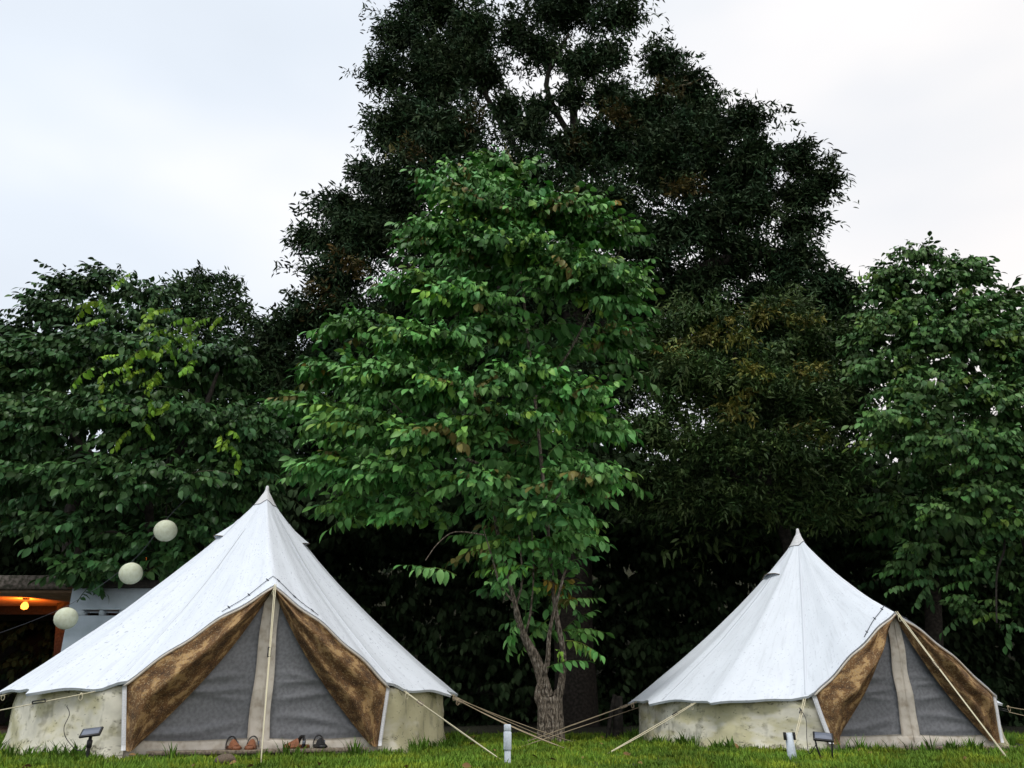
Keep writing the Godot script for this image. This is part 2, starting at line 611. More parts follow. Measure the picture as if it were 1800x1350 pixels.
func wall_point(t: Tent, u: float, v: float) -> Vector3:
	var q := (absf(u) - 0.22) / 0.78
	var b := eave_point(t, clampf(q, 0.0, 1.0), signf(u))
	var flat := Vector3(b.x, 0, b.z).normalized()
	var first := smoothstep(0.0, 0.10, q)
	var k := q * 6.0
	var pulled := exp(-fmod(k, 1.0) * 11.0) + exp(-(1.0 - fmod(k, 1.0)) * 11.0)
	var r := Vector2(b.x, b.z).length() - 0.13 * pulled * 0.9 - 0.11 * first
	r += (1.0 - v) * 0.06 + 0.05 * exp(-v * 9.0)
	r += 0.05 * noise.get_noise_3d(u * 70.0 + t.seed_ * 4.0, v * 4.0, 2.0) + 0.03 * noise.get_noise_3d(u * 200.0 + v * 26.0, v * 12.0, 9.0)
	r += 0.022 * sin(u * 95.0 - v * 5.0 + t.seed_) * sin(clampf(v, 0.0, 1.0) * PI) * smoothstep(0.0, 0.08, q) * smoothstep(0.45, 0.15, q) * (1.0 if u > 0.0 else 0.4)
	return Vector3(flat.x * r, lerpf(-0.03, t.eave + 0.02, v), flat.z * r)

func build_tent(root: Node3D, t: Tent, which: int) -> void:
	# roof, a cloth with a hem
	var rows := []
	var uvs := []
	var around := 176
	for i in 29:
		var v := i / 28.0
		var row := PackedVector3Array()
		var uv := PackedVector2Array()
		for j in around + 1:
			var u := -1.0 + 2.0 * j / around
			row.append(roof_point(t, u, v))
			uv.append(Vector2(u * 2.0, v * 0.85))
		rows.append(row); uvs.append(uv)
	var hem := PackedVector3Array()
	var hem_uv := PackedVector2Array()
	for j in around + 1:
		var u := -1.0 + 2.0 * j / around
		hem.append(rows[28][j] + Vector3(-rows[28][j].x * 0.006, -0.024, -rows[28][j].z * 0.006))
		hem_uv.append(Vector2(u * 2.0, 0.865))
	var st := begin()
	sheet(st, rows, uvs)
	st.set_smooth_group(1)
	sheet(st, [rows[28], hem], [uvs[28], hem_uv])
	var roof := piece("roof", done(st), M.roof[which], root)
	# the doubled cap at the top and its stitching
	st = begin()
	var cap := []
	for v in [0.0, 0.02, 0.04, 0.056]:
		var row := PackedVector3Array()
		for j in 49:
			var p := roof_point(t, -1.0 + 2.0 * j / 48, v)
			row.append(p + Vector3(p.x, 0.02, p.z).normalized() * 0.009)
		cap.append(row)
	sheet(st, cap)
	lathe_at(st, Vector3(0, t.h + 0.05, 0), [Vector2(0.0, 0.055), Vector2(0.018, 0.045), Vector2(0.024, 0.0), Vector2(0.04, -0.05)], 14)
	piece("cap", done(st), M.white_trim, roof)
	st = begin()
	var ring := PackedVector3Array()
	for j in 49:
		var p := roof_point(t, -1.0 + 2.0 * j / 48, 0.057)
		ring.append(p + Vector3(p.x, 0.02, p.z).normalized() * 0.010)
	tube(st, ring, [0.0035], 5)
	piece("stitching", done(st), M.seam, roof)
	# long seams between the panels
	for k in 9:
		var u := -0.92 + k * 1.84 / 8.0
		if absf(u) < 0.1: continue
		st = begin()
		var line := []
		for i in 30:
			var v := 0.06 + 0.93 * i / 29.0
			var a := roof_point(t, u - 0.0022 / maxf(v, 0.2), v)
			var b := roof_point(t, u + 0.0022 / maxf(v, 0.2), v)
			var lift := Vector3(a.x, t.h * 0.5, a.z).normalized() * 0.0016
			line.append(PackedVector3Array([a, a + lift, b + lift, b]))
		sheet(st, line)
		piece("seam", done(st), M.roof[which], roof)
	# the laced cover over the doorway's peak
	for s in [-1.0, 1.0]:
		st = begin()
		var lace := PackedVector3Array()
		for i in 9:
			var f := i / 8.0
			var p := roof_point(t, s * 0.085 * f, lerpf(0.905, 0.975, f))
			lace.append(p + Vector3(0, 0.008, 0.010))
		tube(st, lace, [0.0035], 5)
		for f in [1, 4, 7]:
			tube(st, PackedVector3Array([lace[f] + Vector3(-0.014, 0.012, 0.0), lace[f] + Vector3(0.014, -0.012, 0.006)]), [0.006], 5)
		piece("lacing", done(st), M.seam, roof)
	# vents: a small hood each side near the top
	for s in [-1.0, 1.0]:
		var u: float = s * 0.50
		var hood := []
		for i in 7:
			var f := i / 6.0
			var row := PackedVector3Array()
			for j in 9:
				var w := j / 8.0 * 2.0 - 1.0
				var v := 0.125 + 0.095 * f
				var p := roof_point(t, u + w * 0.16 * (0.35 + 0.65 * f) * 0.55 / 0.8, v)
				var o := Vector3(p.x, 0, p.z).normalized()
				row.append(p + (o * 0.8 + Vector3.UP * 0.6).normalized() * (0.004 + 0.055 * f * f * (1.0 - w * w)))
			hood.append(row)
		st = begin()
		sheet(st, hood)
		var back := []
		for r in hood:
			var q := PackedVector3Array()
			for p in r: q.append(p + Vector3(0, -0.005, 0))
			q.reverse()
			back.append(q)
		sheet(st, back)
		var vent := piece("vent_hood", done(st), M.roof[which], root)
		st = begin()
		tube(st, hood[6], [0.006], 6)
		piece("vent_edge", done(st), M.wood, vent)
	# walls, one each side of the doorway
	for s in [-1.0, 1.0]:
		rows = []; uvs = []
		for i in 13:
			var v := i / 12.0
			var row := PackedVector3Array()
			var uv := PackedVector2Array()
			row.append(Vector3(s * (t.door - 0.14), lerpf(-0.03, t.eave + 0.02, v), t.front + 0.0))
			uv.append(Vector2(0.5 + s * 0.108, 1.0 - v))
			for j in 101:
				var u: float = s * lerpf(0.222, 1.0, j / 100.0)
				row.append(wall_point(t, u, v))
				uv.append(Vector2(0.5 + u * 0.5, 1.0 - v))
			rows.append(row); uvs.append(uv)
		st = begin()
		sheet(st, rows, uvs)
		piece("wall", done(st), M.wall[which], root)
	# insect screen, two triangles
	var low := 0.13
	for s in [-1.0, 1.0]:
		rows = []
		for i in 61:
			var y := lerpf(low, t.top - 0.03, i / 60.0)
			var w := (t.door - 0.02) * (1.0 - (y - low) / (t.top - low)) + 0.012
			var row := PackedVector3Array()
			for j in 31:
				var x: float = s * lerpf(0.0, w, j / 30.0)
				var fold := 0.0
				for g in [[0.70, 0.022, 0.016], [0.63, 0.02, 0.018], [0.55, 0.024, 0.013], [0.33, 0.03, 0.014], [0.24, 0.035, 0.012]]:
					var yy: float = y - g[0] - 0.05 * sin(x * 3.0 + g[0] * 20.0) + (0.1 * absf(x) if g[0] < 0.4 else 0.0)
					fold += g[2] * exp(-(yy / g[1]) ** 2) * smoothstep(0.05, 0.35, absf(x)) * (0.7 + 0.6 * noise.get_noise_2d(x * 40.0, g[0] * 300.0))
				fold += 0.012 * noise.get_noise_3d(x * 22.0, y * 30.0, t.seed_)
				row.append(Vector3(x, y, t.front - 0.02 + fold * 1.4))
			rows.append(row)
		st = begin()
		sheet(st, rows)
		piece("screen_panel", done(st), M.screen, root)
	# the cream strip that holds the zip, and the band along the foot
	rows = []
	for i in 33:
		var y := lerpf(0.05, t.top - 0.02, i / 32.0)
		var w := lerpf(0.106, 0.074, i / 32.0) * (1.0 if i < 31 else 0.6)
		var row := PackedVector3Array()
		for j in 7:
			var x := lerpf(-w, w, j / 6.0)
			row.append(Vector3(x + 0.006 * sin(y * 9.0 + t.seed_), y, t.front + 0.012 + 0.010 * noise.get_noise_2d(x * 50.0, y * 60.0) + 0.006 * sin(y * 14.0)))
		rows.append(row)
	st = begin()
	slab_sheet(st, rows, Vector3(0, 0, -0.008))
	var strip := piece("zip_strip", done(st), M.cream, root)
	st = begin()
	var zip := PackedVector3Array()
	for i in 20:
		var y := lerpf(0.08, t.top - 0.06, i / 19.0)
		zip.append(Vector3(0.012 + 0.004 * sin(y * 9.0), y, t.front + 0.024 + 0.006 * sin(y * 14.0)))
	tube(st, zip, [0.004], 5)
	piece("zip", done(st), M.cream, strip)
	rows = []
	for i in 9:
		var f := i / 8.0
		var row := PackedVector3Array()
		for j in 61:
			var x := lerpf(-t.door + 0.04, t.door - 0.04, j / 60.0)
			row.append(Vector3(x, lerpf(-0.02, 0.145, f) + 0.008 * sin(x * 5.0 + f * 2.0), t.front + 0.005 + 0.04 * sin(f * PI) * (0.6 + 0.5 * noise.get_noise_2d(x * 20.0, t.seed_)) + 0.012 * noise.get_noise_2d(x * 70.0, f * 40.0)))
		rows.append(row)
	st = begin()
	slab_sheet(st, rows, Vector3(0, 0, -0.02))
	piece("foot_band", done(st), M.cream, root)
	# the two door flaps, drawn aside and hanging in folds
	for s in [-1.0, 1.0]:
		rows = []; uvs = []
		for i in 41:
			var f := i / 40.0
			var o := door_edge(t, s * minf(f / 0.72, 1.0) * 0.985) + Vector3(0, -0.03, 0.0)
			if f > 0.72:
				o = o.lerp(Vector3(s * (t.door - 0.06), 0.07, t.front + 0.12), (f - 0.72) / 0.28)
			var g := pow(f, 0.92)
			var inner := Vector3(s * (0.01 + (t.door - 0.16) * g * (0.86 + 0.14 * g)), lerpf(t.top - 0.05, 0.10, g), t.front + 0.045)
			inner.x -= s * 0.05 * sin(g * PI)
			var row := PackedVector3Array()
			var uv := PackedVector2Array()
			for j in 25:
				var w := j / 24.0
				var p := o.lerp(inner, w)
				var belly := sin(w * PI) * sin(clampf(f * 1.05, 0.0, 1.0) * PI * 0.86)
				var fold := 0.046 * sin(w * 11.0 + f * 4.0 + t.seed_ * 2.0 + s) * sin(f * PI) + 0.09 * noise.get_noise_3d(w * 18.0 + s * 9.0, f * 26.0, 3.0 + t.seed_) + 0.035 * absf(noise.get_noise_3d(w * 34.0 - f * 16.0, f * 40.0 + w * 12.0, 9.0 + s)) - 0.02 * absf(sin(w * 7.0 - f * 9.0 + s))
				p.z += 0.16 * belly + fold * 1.3 * sin(w * PI * 0.9 + 0.15)
				p.y -= 0.05 * belly
				row.append(p)
				uv.append(Vector2(w * 0.55 + 0.3 * s, f * 1.25))
			rows.append(row); uvs.append(uv)
		st = begin()
		slab_sheet(st, rows, Vector3(0, 0, -0.006), uvs)
		var flap := piece("door_flap", done(st), M.flap, root)
		# white webbing down the free edge
		var web := []
		for i in range(29, 41):
			var p: Vector3 = rows[i][0]
			web.append(PackedVector3Array([p + Vector3(-s * 0.004, 0, 0.014), p + Vector3(s * 0.012, 0, 0.024), p + Vector3(s * 0.034, 0, 0.012), p + Vector3(s * 0.036, 0, -0.012)]))
		st = begin()
		slab_sheet(st, web, Vector3(0, 0, -0.004))
		piece("webbing", done(st), M.white_trim, flap)
		# hem of the opened roof edge
		st = begin()
		var edge := PackedVector3Array()
		for i in 30: edge.append(door_edge(t, s * i / 29.0) + Vector3(0, -0.034, 0.012))
		tube(st, edge, [0.011], 6)
		piece("piping", done(st), M.cream, flap)

func lathe_at(st: SurfaceTool, c: Vector3, profile: Array, sides := 16) -> void:
	var rings := []
	for p in profile:
		var ring := PackedVector3Array()
		for k in sides + 1:
			var a := TAU * k / sides
			ring.append(c + Vector3(cos(a) * p.x, p.y, sin(a) * p.x))
		rings.append(ring)
	sheet(st, rings)

# a guy rope in the tent's own axes: hook loop, line, black or wooden runner, peg
func guy(root: Node3D, from_world: Vector3, to_world: Vector3, mat: Material, runner := -1.0, dark := true, double := false, sag := 0.01, peg := true) -> void:
	var inv := root.transform.affine_inverse()
	var a := inv * from_world
	var b := inv * to_world
	var st := begin()
	var r := 0.0048
	for k in (2 if double else 1):
		var pts := PackedVector3Array()
		for i in 13:
			var f := i / 12.0
			pts.append(a.lerp(b, f) + Vector3(0.014 * k * (1.0 - f), -sag * 4.0 * f * (1.0 - f) - 0.012 * k * sin(f * PI), 0.012 * k))
		tube(st, pts, [r], 6)
	var rope := piece("guy_rope", done(st), mat, root)
	# the knot at the eave with its loose loop
	st = begin()
	var loop := PackedVector3Array()
	for i in 13:
		var t := TAU * i / 12.0
		loop.append(a.lerp(b, 0.04) + Vector3(0.016 * sin(t), -0.028 + 0.028 * cos(t), 0.008))
	tube(st, loop, [0.004], 5)
	lathe_at(st, a.lerp(b, 0.04), [Vector2(0, 0.014), Vector2(0.012, 0.008), Vector2(0.012, -0.008), Vector2(0, -0.014)], 8)
	piece("knot", done(st), mat, rope)
	if runner >= 0.0:
		var c := a.lerp(b, runner)
		var d := (b - a).normalized()
		var x := d.cross(Vector3.FORWARD).normalized()
		st = begin()
		for s in [-1.0, 1.0]:
			tube(st, PackedVector3Array([c - d * 0.055 + x * 0.011 * s, c + d * 0.055 + x * 0.011 * s]), [0.006], 6)
			tube(st, PackedVector3Array([c + d * 0.055 * s - x * 0.014, c + d * 0.055 * s + x * 0.014]), [0.006], 6)
		piece("runner", done(st), M.black if dark else M.wood, rope)
	if peg:
		st = begin()
		var d := (b - a).normalized()
		tube(st, PackedVector3Array([b + Vector3(0, 0.03, 0) + d * 0.01, b + Vector3(0, -0.12, 0) - d * 0.03]), [0.006, 0.004], 6)
		piece("peg", done(st), M.seam, rope)

func cord(parent: Node3D, pts: Array, r: float, mat: Material, called := "cable") -> void:
	var st := begin()
	tube(st, smooth_path(PackedVector3Array(pts), 6), [r], 5)
	piece(called, done(st), mat, parent)

# ---------------------------------------------------------------- ground cover
func tuft(seed_: int, blades: int, tall: float, spread: float, width := 0.0045) -> ArrayMesh:
	var r := RandomNumberGenerator.new()
	r.seed = seed_
	var st := begin()
	for i in blades:
		var a := r.randf() * TAU
		var o := Vector3(cos(a), 0, sin(a))
		var p := o * r.randf() * spread
		var h := tall * r.randf_range(0.55, 1.2)
		var lean := o.rotated(Vector3.UP, r.randfn(0, 0.6)) * h * r.randf_range(0.15, 0.7)
		var side := o.cross(Vector3.UP) * width * r.randf_range(0.7, 1.3)
		var k := r.randf_range(0.75, 1.25)
		st.set_color(Color(k * r.randf_range(0.85, 1.3), k, k * 0.9))
		var m := p + lean * 0.35 + Vector3(0, h * 0.6, 0)
		var tip := p + lean + Vector3(0, h, 0)
		quad(st, p - side, p + side, m + side * 0.8, m - side * 0.8)
		tri(st, m - side * 0.8, m + side * 0.8, tip)
	return done(st)

func scatter(called: String, label: String, category: String, meshes: Array, mat: Material, spots: Array) -> void:
	var root := Node3D.new()
	root.name = numbered(called)
	add_child(root)
	tag(root, label, category, "", "stuff")
	for v in meshes.size():
		var mine := []
		for i in spots.size():
			if i % meshes.size() == v: mine.append(spots[i])
		if mine.is_empty(): continue
		var mm := MultiMesh.new()
		mm.transform_format = MultiMesh.TRANSFORM_3D
		mm.use_colors = true
		mm.mesh = meshes[v]
		mm.instance_count = mine.size()
		for i in mine.size():
			mm.set_instance_transform(i, mine[i][0])
			mm.set_instance_color(i, mine[i][1])
		var o := MultiMeshInstance3D.new()
		o.name = "blades"
		o.multimesh = mm
		o.material_override = mat
		o.set_meta("kind", "stuff")
		root.add_child(o, true)

# ================================================================ the scene
func _ready() -> void:
	rng.seed = 20240
	noise.seed = 7
	noise.frequency = 0.05
	noise.fractal_octaves = 3
	set_camera_and_light()
	make_materials()
	make_sprays()
	build_ground()
	build_trees()
	build_house()
	build_tents()
	build_small_things()
	build_grass()

func set_camera_and_light() -> void:
	var cam := Camera3D.new()
	cam.name = "camera"
	cam.fov = rad_to_deg(2.0 * atan(675.0 / FOCAL))
	cam.near = 0.05
	cam.far = 900.0
	add_child(cam)
	cam.position = Vector3(0, EYE, 0)
	cam.rotation_degrees = Vector3(PITCH, 0, 0)
	cam.current = true
	# an overcast evening sky: pale, a little bluer on one side, warmer low on the other
	var w := 768
	var h := 384
	var im := Image.create(w, h, false, Image.FORMAT_RGBF)
	var cloud := noise_of(0.9, 77, 5)
	for y in h:
		var el := PI / 2 - PI * (y + 0.5) / h
		for x in w:
			var az := TAU * ((x + 0.5) / w - 0.5)
			var d := Vector3(sin(az) * cos(el), sin(el), -cos(az) * cos(el))
			var c := cloud.get_noise_3d(d.x * 1.3, d.y * 3.2, d.z * 1.3)
			var side := 0.5 - 0.5 * sin(az)
			var sky := Vector3(0.80, 0.87, 0.965).lerp(Vector3(0.985, 0.965, 0.965), smoothstep(0.2, 0.85, side + c * 0.5))
			var low := smoothstep(0.55, 0.15, el) * smoothstep(0.35, 0.95, side)
			sky = sky.lerp(Vector3(1.03, 0.93, 0.88), low * 0.8)
			sky *= 1.03 + c * 0.13
			im.set_pixel(x, y, Color(sky.x, sky.y, sky.z))
	var pano := PanoramaSkyMaterial.new()
	pano.panorama = ImageTexture.create_from_image(im)
	var sky_ := Sky.new()
	sky_.sky_material = pano
	var env := Environment.new()
	env.background_mode = Environment.BG_SKY
	env.sky = sky_
	env.background_energy_multiplier = 1.0
	env.tonemap_mode = Environment.TONE_MAPPER_LINEAR
	env.tonemap_exposure = 1.0
	env.sdfgi_enabled = true
	env.ssao_enabled = true
	env.ssil_enabled = true
	var we := WorldEnvironment.new()
	we.name = "environment"
	we.environment = env
	add_child(we)
	var sun := DirectionalLight3D.new()
	sun.name = "sun"
	sun.light_energy = 0.5
	sun.light_angular_distance = 14.0
	sun.light_color = Color(1.0, 0.985, 0.96)
	sun.shadow_enabled = true
	add_child(sun)
	sun.look_at_from_position(Vector3(-4.0, 14.5, 6.5), Vector3.ZERO, Vector3.UP)

func build_ground() -> void:
	var st := begin()
	var rows := []
	for i in 121:
		var row := PackedVector3Array()
		for j in 121:
			var x := pow(absf(j - 60.0) / 60.0, 2.2) * 260.0 * signf(j - 60.0)
			var z := pow(absf(i - 60.0) / 60.0, 2.2) * 260.0 * signf(i - 60.0) - 10.0
			var y := 0.02 * noise.get_noise_2d(x * 12.0, z * 12.0) * smoothstep(9.0, 14.0, absf(z))
			y += smoothstep(24.5, 36.0, -z) * 9.5
			row.append(Vector3(x, y - 0.01, z))
		rows.append(row)
	sheet(st, rows)
	var g := piece("ground", done(st), M.soil, self)
	tag(g, "lawn soil running under the tents and trees", "ground", "", "structure")

# ---------------------------------------------------------------- trees
func build_trees() -> void:
	# ---- the tree between the tents: large hanging leaves
	var base := Vector3(at(966, 1300, 11.4).x, 0, -11.4)
	var t := tree("broadleaf_tree", "bright green broad-leaved tree rooted between the two tents, its forked trunk showing", base)
	var trunk := limb(t, "trunk", [base + Vector3(0.05, -0.1, 0), base + Vector3(0.02, 0.5, 0), at(962, 1225, 11.4), at(945, 1165, 11.4), at(918, 1110, 11.4), at(905, 1060, 11.3), at(880, 960, 11.6), at(850, 820, 12.0)], [0.17, 0.10, 0.095, 0.075, 0.05, 0.032, 0.024, 0.016], M.bark, 16)
	limb(trunk, "stem", [base + Vector3(0.10, -0.1, -0.03), base + Vector3(0.10, 0.5, -0.03), at(985, 1210, 11.4), at(990, 1150, 11.4), at(975, 1060, 11.4), at(960, 900, 11.7), at(940, 700, 12.2), at(915, 480, 12.3), at(895, 330, 11.9)], [0.11, 0.075, 0.05, 0.04, 0.032, 0.028, 0.024, 0.02, 0.012], M.bark, 14)
	limb(trunk, "stem", [base + Vector3(-0.08, -0.1, 0.05), base + Vector3(-0.08, 0.4, 0.05), at(945, 1220, 11.35), at(962, 1165, 11.35), at(968, 1100, 11.35), at(1000, 980, 11.3)], [0.10, 0.075, 0.05, 0.036, 0.024, 0.014], M.bark, 12)
	for l in [[[at(918, 1110, 11.4), at(905, 1075, 11.35), at(918, 1020, 11.3), at(912, 940, 11.2)], [0.022, 0.017, 0.014, 0.007]],
			[[at(922, 1118, 11.4), at(932, 1080, 11.4), at(938, 1010, 11.4), at(935, 930, 11.4)], [0.019, 0.015, 0.012, 0.007]],
			[[at(905, 1060, 11.3), at(880, 1030, 11.2), at(868, 990, 11.1), at(850, 930, 10.9)], [0.019, 0.014, 0.011, 0.006]],
			[[at(940, 700, 12.2), at(1000, 620, 12.2), at(1050, 520, 12.0), at(1090, 440, 11.8)], [0.025, 0.019, 0.014, 0.007]],
			[[at(850, 820, 12.0), at(770, 780, 11.9), at(680, 700, 11.8), at(620, 640, 11.7)], [0.028, 0.022, 0.015, 0.007]],
			[[at(850, 940, 10.9), at(800, 935, 10.7), at(770, 955, 10.6), at(748, 985, 10.5)], [0.010, 0.007, 0.006, 0.004]],
			[[at(960, 900, 11.4), at(1000, 850, 11.0), at(1040, 820, 10.6)], [0.019, 0.012, 0.007]]]:
		limb(trunk, "branch", l[0], l[1], M.bark, 8)
	var crown := Node3D.new()
	crown.name = "crown"
	t.add_child(crown)
	var clumps := [[890, 300, 62, 42, 11.6], [800, 330, 75, 48, 11.4], [870, 370, 110, 55, 11.1], [980, 385, 105, 55, 11.1], [1062, 420, 72, 55, 11.4], [775, 420, 75, 55, 11.2], [900, 450, 110, 55, 10.9],
		[1030, 500, 100, 65, 10.9], [1100, 525, 45, 60, 11.4], [740, 515, 75, 45, 11.2], [820, 530, 90, 38, 10.9], [1085, 600, 55, 45, 11.4], [640, 585, 72, 45, 11.2], [760, 605, 90, 48, 10.7], [870, 585, 60, 40, 11.1],
		[590, 660, 70, 45, 11.3], [690, 675, 95, 48, 10.8], [800, 690, 80, 42, 10.5], [920, 665, 80, 38, 10.7], [545, 725, 60, 45, 11.5], [640, 755, 100, 50, 10.9], [780, 775, 95, 45, 10.6], [895, 745, 85, 40, 10.6],
		[1005, 705, 80, 45, 10.9], [1045, 765, 60, 42, 11.3], [590, 835, 80, 50, 11.4], [700, 845, 95, 50, 11.0], [840, 855, 65, 38, 10.7], [1030, 850, 75, 50, 10.5], [965, 900, 35, 30, 10.6], [620, 900, 60, 32, 11.6], [730, 905, 70, 28, 11.3]]
	# each clump is a flat tier of leafy twigs with a dark gap under it
	for c in clumps:
		c[3] *= 0.74
		c[1] -= 6
	var sprays := fill_clumps(clumps, 80.0, Vector3(base.x, 0, base.z - 0.6), 0.9, 0.8, Color(1, 1, 1), 0.30, 0.45, 0.85)
	var sparse := [[748, 1000, 34, 22, 10.5], [890, 960, 60, 35, 11.3], [1000, 985, 85, 40, 11.4], [865, 1030, 40, 40, 11.2], [890, 1120, 25, 18, 11.0], [1010, 1060, 45, 40, 11.4], [992, 1165, 32, 24, 11.1], [1035, 1130, 25, 25, 11.3], [945, 1050, 35, 40, 11.5], [900, 1000, 50, 40, 11.2], [985, 1010, 50, 40, 11.2]]
	sprays += fill_clumps(sparse, 7.0, base, 0.8, 0.8, Color.WHITE, 0.25, 0.1)
	sprays += fill_clumps([[900, 930, 90, 35, 12.0], [1010, 930, 90, 35, 12.0], [850, 990, 50, 45, 12.0], [960, 1000, 60, 40, 11.9], [905, 1040, 45, 35, 11.7], [1020, 1110, 40, 30, 11.8], [940, 960, 80, 40, 11.8], [880, 1000, 50, 40, 11.7], [990, 1040, 60, 40, 11.8], [930, 1090, 40, 30, 11.8], [890, 900, 120, 40, 11.5], [1000, 880, 80, 40, 11.5], [960, 950, 90, 35, 11.3], [860, 950, 60, 35, 11.3]], 16.0, base, 0.85, 0.8, Color.WHITE, 0.25, 0.1)
	var split := front_of(sprays, 22)
	# a few withered sprays
	for i in range(0, split[1].size(), 23): split[1][i][1] = Color(1.5, 0.55, 0.6)
	for i in range(0, split[1].size(), 9): split[1][i][1] = split[1][i][1] * Color(1.6, 1.25, 0.8)
	M.leaf_mid = leaf_mat(lin(0.130, 0.310, 0.088), 0.42, 0.10, 0.28)
	foliage(crown, split[1], "broad", M.leaf_mid)
	single_leaves(crown, split[0], [leaf_mat(lin(0.13, 0.315, 0.088), 0.4, 0.10, 0.28), leaf_mat(lin(0.19, 0.37, 0.075), 0.4, 0.10, 0.28), leaf_mat(lin(0.10, 0.27, 0.10), 0.4, 0.10, 0.28)])
	var inner := [[880, 480, 190, 120, 12.6], [950, 640, 190, 120, 12.8], [720, 690, 200, 120, 12.6], [900, 830, 220, 110, 12.8], [650, 830, 130, 90, 12.6]]
	foliage(crown, fill_clumps(inner, 11.0, base, 1.2, 0.5, Color.WHITE, 0.2, 0.0), "broad", M.leaf_mid)

	# ---- the tall dark tree behind it
	var far_base := Vector3(at(1010, 1250, 19.0).x, 0, -19.0)
	t = tree("tall_tree", "towering dark tree with small narrow leaves rising above all the others", far_base)
	trunk = limb(t, "trunk", [far_base + Vector3(0, -0.2, 0), at(1010, 1000, 19), at(1020, 700, 19), at(1000, 450, 19), at(1010, 250, 19), at(1000, 90, 19)], [0.5, 0.4, 0.36, 0.3, 0.2, 0.12, 0.06], M.bark_dark, 14)
	for l in [[[at(1015, 600, 19), at(1130, 530, 18.5), at(1250, 465, 18), at(1330, 448, 18), at(1400, 440, 18)], [0.2, 0.17, 0.15, 0.10, 0.05]],
			[[at(1330, 448, 18), at(1328, 420, 18), at(1345, 370, 18), at(1390, 310, 18)], [0.08, 0.06, 0.05, 0.03]],
			[[at(1005, 480, 19), at(850, 400, 18.5), at(740, 280, 18), at(700, 160, 18)], [0.18, 0.14, 0.1, 0.04]],
			[[at(1005, 520, 19), at(800, 500, 18.5), at(650, 440, 18), at(570, 400, 18)], [0.16, 0.12, 0.08, 0.04]],
			[[at(1010, 300, 19), at(1100, 220, 18.7), at(1180, 150, 18.5)], [0.12, 0.08, 0.04]],
			[[at(1010, 250, 19), at(960, 150, 18.8), at(1000, 60, 18.6)], [0.1, 0.07, 0.04]],
			[[at(1000, 420, 19), at(900, 250, 18.7), at(830, 120, 18.4), at(800, 40, 18.4)], [0.12, 0.09, 0.06, 0.03]]]:
		limb(trunk, "branch", l[0], l[1], M.bark_dark, 8)
	crown = Node3D.new()
	crown.name = "crown"
	t.add_child(crown)
	var tall := [[760, 20, 85, 55, 18.4], [700, 60, 52, 45, 18], [830, 60, 60, 75, 18.4], [672, 125, 45, 50, 18], [770, 140, 90, 75, 18], [850, 130, 38, 60, 18.4], [990, 20, 105, 45, 18.8], [1090, 25, 65, 40, 18.6], [950, 90, 55, 40, 18.8],
		[1020, 110, 55, 50, 18.6], [1005, 170, 28, 45, 18.6], [905, 60, 30, 45, 18.8], [770, 120, 80, 80, 18.4], [740, 220, 90, 70, 18.2], [1230, 230, 80, 60, 18.4], [1300, 320, 90, 60, 18.2], [1160, 270, 100, 70, 18.4], [660, 400, 100, 80, 18], [1440, 530, 60, 50, 18.4], [1320, 620, 130, 60, 18.8], [1420, 640, 100, 60, 18.8], [1230, 640, 100, 60, 18.8], [1380, 720, 150, 70, 19], [1290, 470, 70, 40, 18.2], [1220, 500, 70, 45, 18.2], [1340, 520, 60, 40, 18.4], [1260, 550, 80, 40, 18.6], [1380, 570, 80, 40, 18.6], [1510, 570, 40, 45, 18.6], [1380, 470, 60, 40, 18.3], [1400, 400, 45, 40, 18.3], [890, 190, 35, 45, 18.6], [950, 190, 30, 35, 18.8], [1075, 100, 40, 40, 18.6], [1070, 170, 40, 40, 18.6], [690, 230, 58, 55, 18], [790, 250, 100, 75, 17.8], [650, 310, 40, 40, 18], [715, 330, 85, 70, 17.6], [600, 365, 55, 35, 17.8], [545, 420, 35, 32, 17.8], [620, 420, 85, 60, 17.5], [585, 490, 70, 50, 17.5],
		[535, 560, 55, 45, 17.5], [480, 590, 45, 50, 17.6], [455, 640, 45, 55, 17.6], [600, 560, 80, 60, 17.8], [520, 660, 80, 70, 18], [1165, 115, 45, 45, 18.5], [1205, 150, 45, 50, 18.3], [1235, 185, 28, 40, 18.3], [1130, 200, 75, 60, 18.3], [1225, 250, 85, 75, 18], [1310, 215, 55, 45, 18],
		[1180, 300, 115, 85, 17.8], [1325, 285, 70, 65, 17.8], [1405, 280, 42, 48, 18], [1450, 320, 36, 50, 18], [1300, 370, 95, 50, 17.8], [1410, 345, 55, 38, 18], [1230, 400, 110, 60, 17.8], [1150, 430, 95, 65, 17.8], [1300, 435, 85, 22, 18], [1400, 455, 62, 40, 18], [1455, 500, 50, 35, 18],
		[1385, 505, 40, 25, 18], [1492, 515, 26, 24, 18], [1060, 260, 75, 55, 18.4], [1000, 265, 75, 50, 18.6], [930, 230, 45, 40, 18.6], [900, 320, 140, 70, 18.4], [1050, 360, 120, 80, 18.4], [860, 430, 170, 90, 18.8], [1050, 500, 160, 90, 18.8], [760, 560, 150, 90, 18.8], [1180, 520, 90, 60, 18.4], [1100, 620, 150, 90, 19], [900, 650, 200, 100, 19.2], [680, 680, 160, 90, 19], [560, 760, 150, 90, 19], [1480, 560, 40, 40, 18.6], [1440, 570, 50, 40, 18.6], [950, 560, 160, 110, 20], [820, 640, 160, 90, 19.4], [960, 700, 160, 80, 19.4], [740, 740, 150, 90, 19.4], [1110, 560, 90, 80, 19.4], [800, 480, 120, 90, 19.6], [1050, 660, 180, 100, 20], [700, 600, 130, 90, 20], [600, 640, 110, 70, 19.5]]
	M.leaf_dark = leaf_mat(lin(0.042, 0.072, 0.034), 0.6, 0.06, 0.2)
